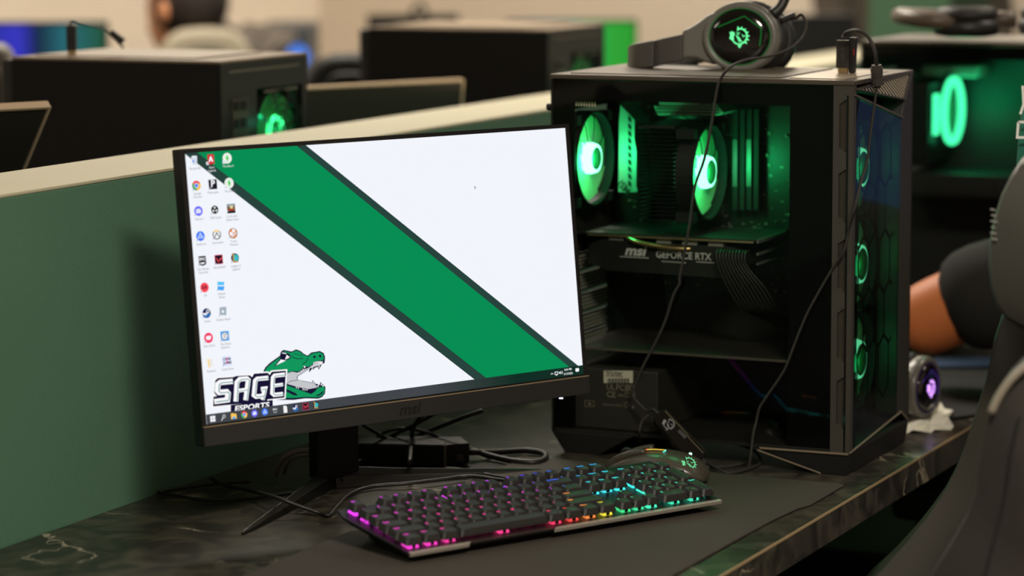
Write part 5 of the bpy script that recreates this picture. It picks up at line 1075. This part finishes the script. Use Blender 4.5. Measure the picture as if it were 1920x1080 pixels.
# ================================================================== ACROSS THE PARTITION
CHR = mat('lit_rim_paint', (230, 205, 175), .25, metal=.5)
def back_pc(near, label, s=1., green=1.):
    r = thing('computer_case', Vector((near[0], near[1], 0)), CA, label, 'computer'); D_ = .342
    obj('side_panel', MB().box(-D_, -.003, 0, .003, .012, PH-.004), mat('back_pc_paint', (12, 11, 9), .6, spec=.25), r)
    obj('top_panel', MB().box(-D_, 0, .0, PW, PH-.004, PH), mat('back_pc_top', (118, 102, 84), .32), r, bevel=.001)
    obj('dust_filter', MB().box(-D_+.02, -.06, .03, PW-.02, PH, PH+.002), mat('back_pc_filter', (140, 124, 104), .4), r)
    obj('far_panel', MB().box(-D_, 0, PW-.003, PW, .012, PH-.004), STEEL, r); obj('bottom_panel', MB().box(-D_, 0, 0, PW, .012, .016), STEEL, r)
    obj('front_panel', MB().box(-D_-.02, -D_, .004, PW-.004, .012, PH-.004), BLK, r, bevel=.003)
    for x in (-D_+.02, -.06): obj('foot', MB().box(x, x+.04, .02, PW-.02, 0, .012), BLK2, r, bevel=.002)
    T = frame((0, 0, 0), (0, 1, 0), (0, 0, 1), (1, 0, 0)); rp = mat('back_pc_rear', (24, 27, 23), .5)
    fc = (.160, .372)
    w = MB(T).box(0, PW, .435, PH-.004, -.002, 0).box(0, .095, .29, .435, -.002, 0).box(.225, PW, .29, .435, -.002, 0).box(0, PW, .012, .305, -.002, 0)
    rr_ = obj('rear_panel', w, rp, r)
    obj('rear_slot', MB(T).box(.02, .215, .461, .464, 0, .001), mat('rear_slot_light', (96, 92, 80), .5), rr_); obj('rear_slot', MB(T).box(.115, .21, .4285, .4315, 0, .001), mat('rear_slot_light', (96, 92, 80), .5), rr_)
    io = obj('port_plate', MB(T).box(.025, .070, .29, .425, 0, .002), mat('port_plate_metal', (66, 62, 54), .4, metal=.4), rr_)
    for k, (a, b) in enumerate(((.030, .409), (.050, .409), (.030, .385), (.050, .385), (.032, .36), (.050, .355))): obj('port', MB(T).box(a, a+.013, b, b+.012, .002, .0035), BLK2, io)
    g_ = MB(T)
    for R_ in (.016, .027, .038, .049, .058): g_.torus(R_, .0012, 32, 5, 'z', (fc[0], fc[1], .003))
    for k in range(4): a = PI*k/4+.4; g_.tube([(fc[0]-.06*math.cos(a), fc[1]-.06*math.sin(a), .003), (fc[0]+.06*math.cos(a), fc[1]+.06*math.sin(a), .003)], .0012, 5, 0)
    obj('fan_grille', g_, BLK2, rr_)
    f_ = obj('fan', MB(Matrix.Translation((-.016, fc[0], fc[1]))).lathe([(.058, -.012), (.061, -.012), (.061, .012), (.058, .012)], 32, 'x', caps=False), BLK2, r)
    bl_ = MB(Matrix.Translation((-.016, fc[0], fc[1])))
    for k in range(9):
        a = 2*PI*k/9; bl_.rings([[(-.006, q*math.cos(a+s_*.28+q*4), q*math.sin(a+s_*.28+q*4)) for s_ in (-1, 1)]+[(.006, q*math.cos(a+.28+q*4), q*math.sin(a+.28+q*4)), (.0065, q*math.cos(a-.28+q*4), q*math.sin(a-.28+q*4))] for q in (.018, .036, .055)])
    obj('fan_blades', bl_, mat('green_tinted_blade', (20, 130, 60), .4), f_)
    obj('light_ring', MB(Matrix.Translation((-.016, fc[0], fc[1]))).torus(.019, .003, 24, 6, 'x', (0.008, 0, 0)), glow('back_fan_ring', (60, 255, 140), 4.0), f_)
    green_light(r, (-.045, fc[0], fc[1]), .14*green, .012, (.02, 1, .4)); green_light(r, (.010, fc[0]-.03, fc[1]+.012), .02*green, .006, (.05, 1, .5))
    obj('plug_cluster', MB(T).tube([(.205, .30, .02), (.175, .345, .03), (.150, .350, .035), (.128, .335, .03), (.11, .30, .02)], .009, 8), BLK2, r, smooth=True)
    return r
back_pc((-.394, 3.87), 'black computer case seen from behind, left, with bright green fan light')
back_pc((.063, 4.78), 'black computer case seen from behind, upper middle, its green fan low')
def back_monitor(corner, label, tilt, L=.50, H_=.33, yaw=math.radians(37.4)):
    ex = Vector((math.cos(yaw), math.sin(yaw), 0)); nb = Vector((math.sin(yaw), -math.cos(yaw), 0))   # back faces us
    r = thing('monitor', Vector(corner)-ex*L/2-Vector((0, 0, corner[2]))-nb*.06, yaw, label, 'monitor')
    T = frame((L/2, -.06, corner[2]), (1, 0, 0), (0, -math.sin(tilt), math.cos(tilt)), (0, -math.cos(tilt), -math.sin(tilt)))
    # top leans toward us
    obj('back_cover', MB(T).prism([(-L, -H_), (0, -H_), (0, 0), (-L, 0)], -.009, .0), mat('monitor_back', (46, 44, 38), .22, var=.12, scale=6), r, bevel=.002)
    obj('top_rim', MB(T).box(-L, 0, -.0022, .0012, -.009, .0022), CHR, r); obj('side_rim', MB(T).box(-.0022, .0012, -H_, 0, -.009, .0022), CHR, r)  # rims coloured pale for ceiling light on the monitor's edges
    obj('screen', MB(T).box(-L+.006, -.006, -H_+.02, -.008, -.0105, -.0092), BLK2, r)
    obj('center_bulge', MB(T).rings([[(-L*.5+x*k, -H_*.55+y*k, z) for x, y in ((-.14, -.1), (.14, -.1), (.14, .1), (-.14, .1))] for z, k in ((0, 1), (.02, .8))]), BLK, r, bevel=.004)
    obj('stand_pole', MB().box(-.025, .025, .0, .03, .01, corner[2]-.12), BLK2, r, bevel=.004); obj('stand_foot', MB().prism([(-.12, -.06), (.12, -.06), (.08, .12), (-.08, .12)], .0, .012), BLK2, r, bevel=.003)
back_monitor((-.076, 4.5, .4125), 'back of a monitor with a bright top rim beyond the partition, middle', .10)
back_monitor((-.584, 3.60, .4375), 'back of a strongly tilted monitor at the far left over the partition', .72)
# usb plug and lead on the left case
q = on_z(135, 103, PH+.003)
up3 = thing('usb_plug', q, 0, 'small black plug standing on the left dark computer', 'plug'); obj('body', MB().box(-.007, .007, -.004, .004, .006, .042), BLK, up3, bevel=.001); obj('metal_tip', MB().box(-.006, .006, -.0025, .0025, 0, .006), GOLD, up3)
cable([q+Vector((-.002, 0, .040)), q+Vector((.001, 0, .048)), Y_(150, 43, q.y), Y_(180, 50, q.y), Y_(200, 57, q.y), Y_(212, 70, q.y), Y_(232, 90, q.y)], .0016, 'thin lead running from the plug on the left dark computer')
obj('cable_bead', MB().tube([Y_(208, 60, q.y), Y_(232, 78, q.y)], .0045, 10, 0), BLK, label='black bead on the lead atop the left dark computer', cat='cable bead')

# ================================================================== FAR STATIONS
desk_far = thing('desk', DW(0, 0), A_D, 'dark desk against the far left wall under the blue-lit screen', 'desk')
obj('desktop', MB().box(1.5, 3.25, 2.6, 3.3, -.038, 0), LAM, desk_far)
for x in (1.55, 3.15): obj('support_panel', MB().box(x, x+.03, 2.65, 3.25, FZ, -.0385), BLK2, desk_far)
desk_cr = thing('desk', DW(0, 0), A_D, 'dark cross desk at the end of the rows under the green-lit screen', 'desk')
obj('desktop', MB().box(3.33, 3.92, .2, 2.5, -.038, 0), LAM, desk_cr)
for y in (.25, 2.4): obj('support_panel', MB().box(3.4, 3.88, y, y+.03, FZ, -.0385), BLK2, desk_cr)
def far_screen(x0, x1, y0, y1, y, label, m, rz=0., frame_m=BLK2):
    a = at_y(x0, y0, y); b = at_y(x1, y1, y); w = b.x-a.x; h = a.z-b.z; r = thing('monitor', ((a.x+b.x)/2, y, 0), rz, label, 'monitor')
    obj('housing', MB().box(-w/2, w/2, 0, .03, a.z-h, a.z), frame_m, r, bevel=.003)
    if m: obj('screen', MB(upright(0, -.0012, 0)).flat([(-w/2+.006, a.z-h+.012), (w/2-.006, a.z-h+.012), (w/2-.006, a.z-.006), (-w/2+.006, a.z-.006)]), m, r)
    obj('stand_pole', MB().box(-.02, .02, .03, .05, .01, a.z-h*.5), BLK2, r); obj('stand_foot', MB().prism([(-.1, -.06), (.1, -.06), (.08, .12), (-.08, .12)], 0, .01), BLK2, r)
    return r, a, b
def grad_mat(name, stops, axis=0, lo=0., hi=1., s=1.):
    m = bpy.data.materials.new(name); m.use_nodes = True; nt = m.node_tree; nt.nodes.clear(); L = nt.links.new
    tc = nt.nodes.new('ShaderNodeTexCoord'); sx = nt.nodes.new('ShaderNodeSeparateXYZ'); mr = nt.nodes.new('ShaderNodeMapRange'); mr.inputs[1].default_value = lo; mr.inputs[2].default_value = hi
    r = nt.nodes.new('ShaderNodeValToRGB'); e = r.color_ramp.elements
    for i, (p, c) in enumerate(stops):
        k = e[i] if i < 2 else e.new(p); k.position = p; k.color = (*lin(c), 1)
    em = nt.nodes.new('ShaderNodeEmission'); em.inputs[1].default_value = s; o = nt.nodes.new('ShaderNodeOutputMaterial')
    L(tc.outputs['Object'], sx.inputs[0]); L(sx.outputs[axis], mr.inputs[0]); L(mr.outputs[0], r.inputs[0]); L(r.outputs[0], em.inputs[0]); L(em.outputs[0], o.inputs[0]); return m
far_screen(-180, 205, 42, 250, 6.3, 'far screen with blue and teal glow at the upper left', grad_mat('blue_game_screen', [(0, (20, 30, 45)), (.30, (35, 60, 75)), (.42, (50, 55, 170)), (.56, (60, 60, 200)), (.66, (30, 45, 70)), (.80, (45, 110, 120)), (1, (40, 90, 60))], 0, -.22, .22, .9))
r_, a, b = far_screen(948, 1195, 38, 330, 6.85, 'brightly lit green screen behind the upper middle computer', grad_mat('green_game_screen', [(0, (70, 90, 200)), (.38, (60, 200, 210)), (.62, (40, 190, 120)), (.8, (55, 175, 60)), (1, (50, 165, 55))], 0, -.155, .155, .85))
far_screen(1455, 1602, 28, 240, 6.55, 'dark unlit monitor beside the leaning person', None)
r_, a, b = far_screen(688, 862, 28, 300, 7.05, 'dark monitor rising behind the upper middle computer', None)
cable([Y_(770, 30, 7.05), Y_(778, 16, 7.05), Y_(790, 8, 7.05), Y_(797, 20, 7.05), Y_(800, 30, 7.05)], .006, 'small dark cable loop on top of the dark far monitor')
a = at_y(482, 50, 7.1); b = at_y(584, 250, 7.1); w = b.x-a.x
fp_ = thing('computer_case', ((a.x+b.x)/2, 7.1, 0), 0, 'dark slate computer far back with a blue ring light', 'computer')
obj('case', MB().box(-w/2, w/2, 0, .35, .01, a.z), mat('slate_case', (58, 62, 68), .5), fp_, bevel=.004)
for sx in (-.04, .02):
    obj('foot', MB().box(sx, sx+.02, .02, .33, 0, .01), BLK2, fp_)
rc = at_y(558, 106, 7.09)
obj('front_fan', MB(Matrix.Translation((rc.x-fp_.location.x, -.001, rc.z))).lathe([(.026, -.004), (.0285, .0), (.026, .004)], 28, 'y'), glow('blue_ring', (84, 140, 245), .95), fp_)
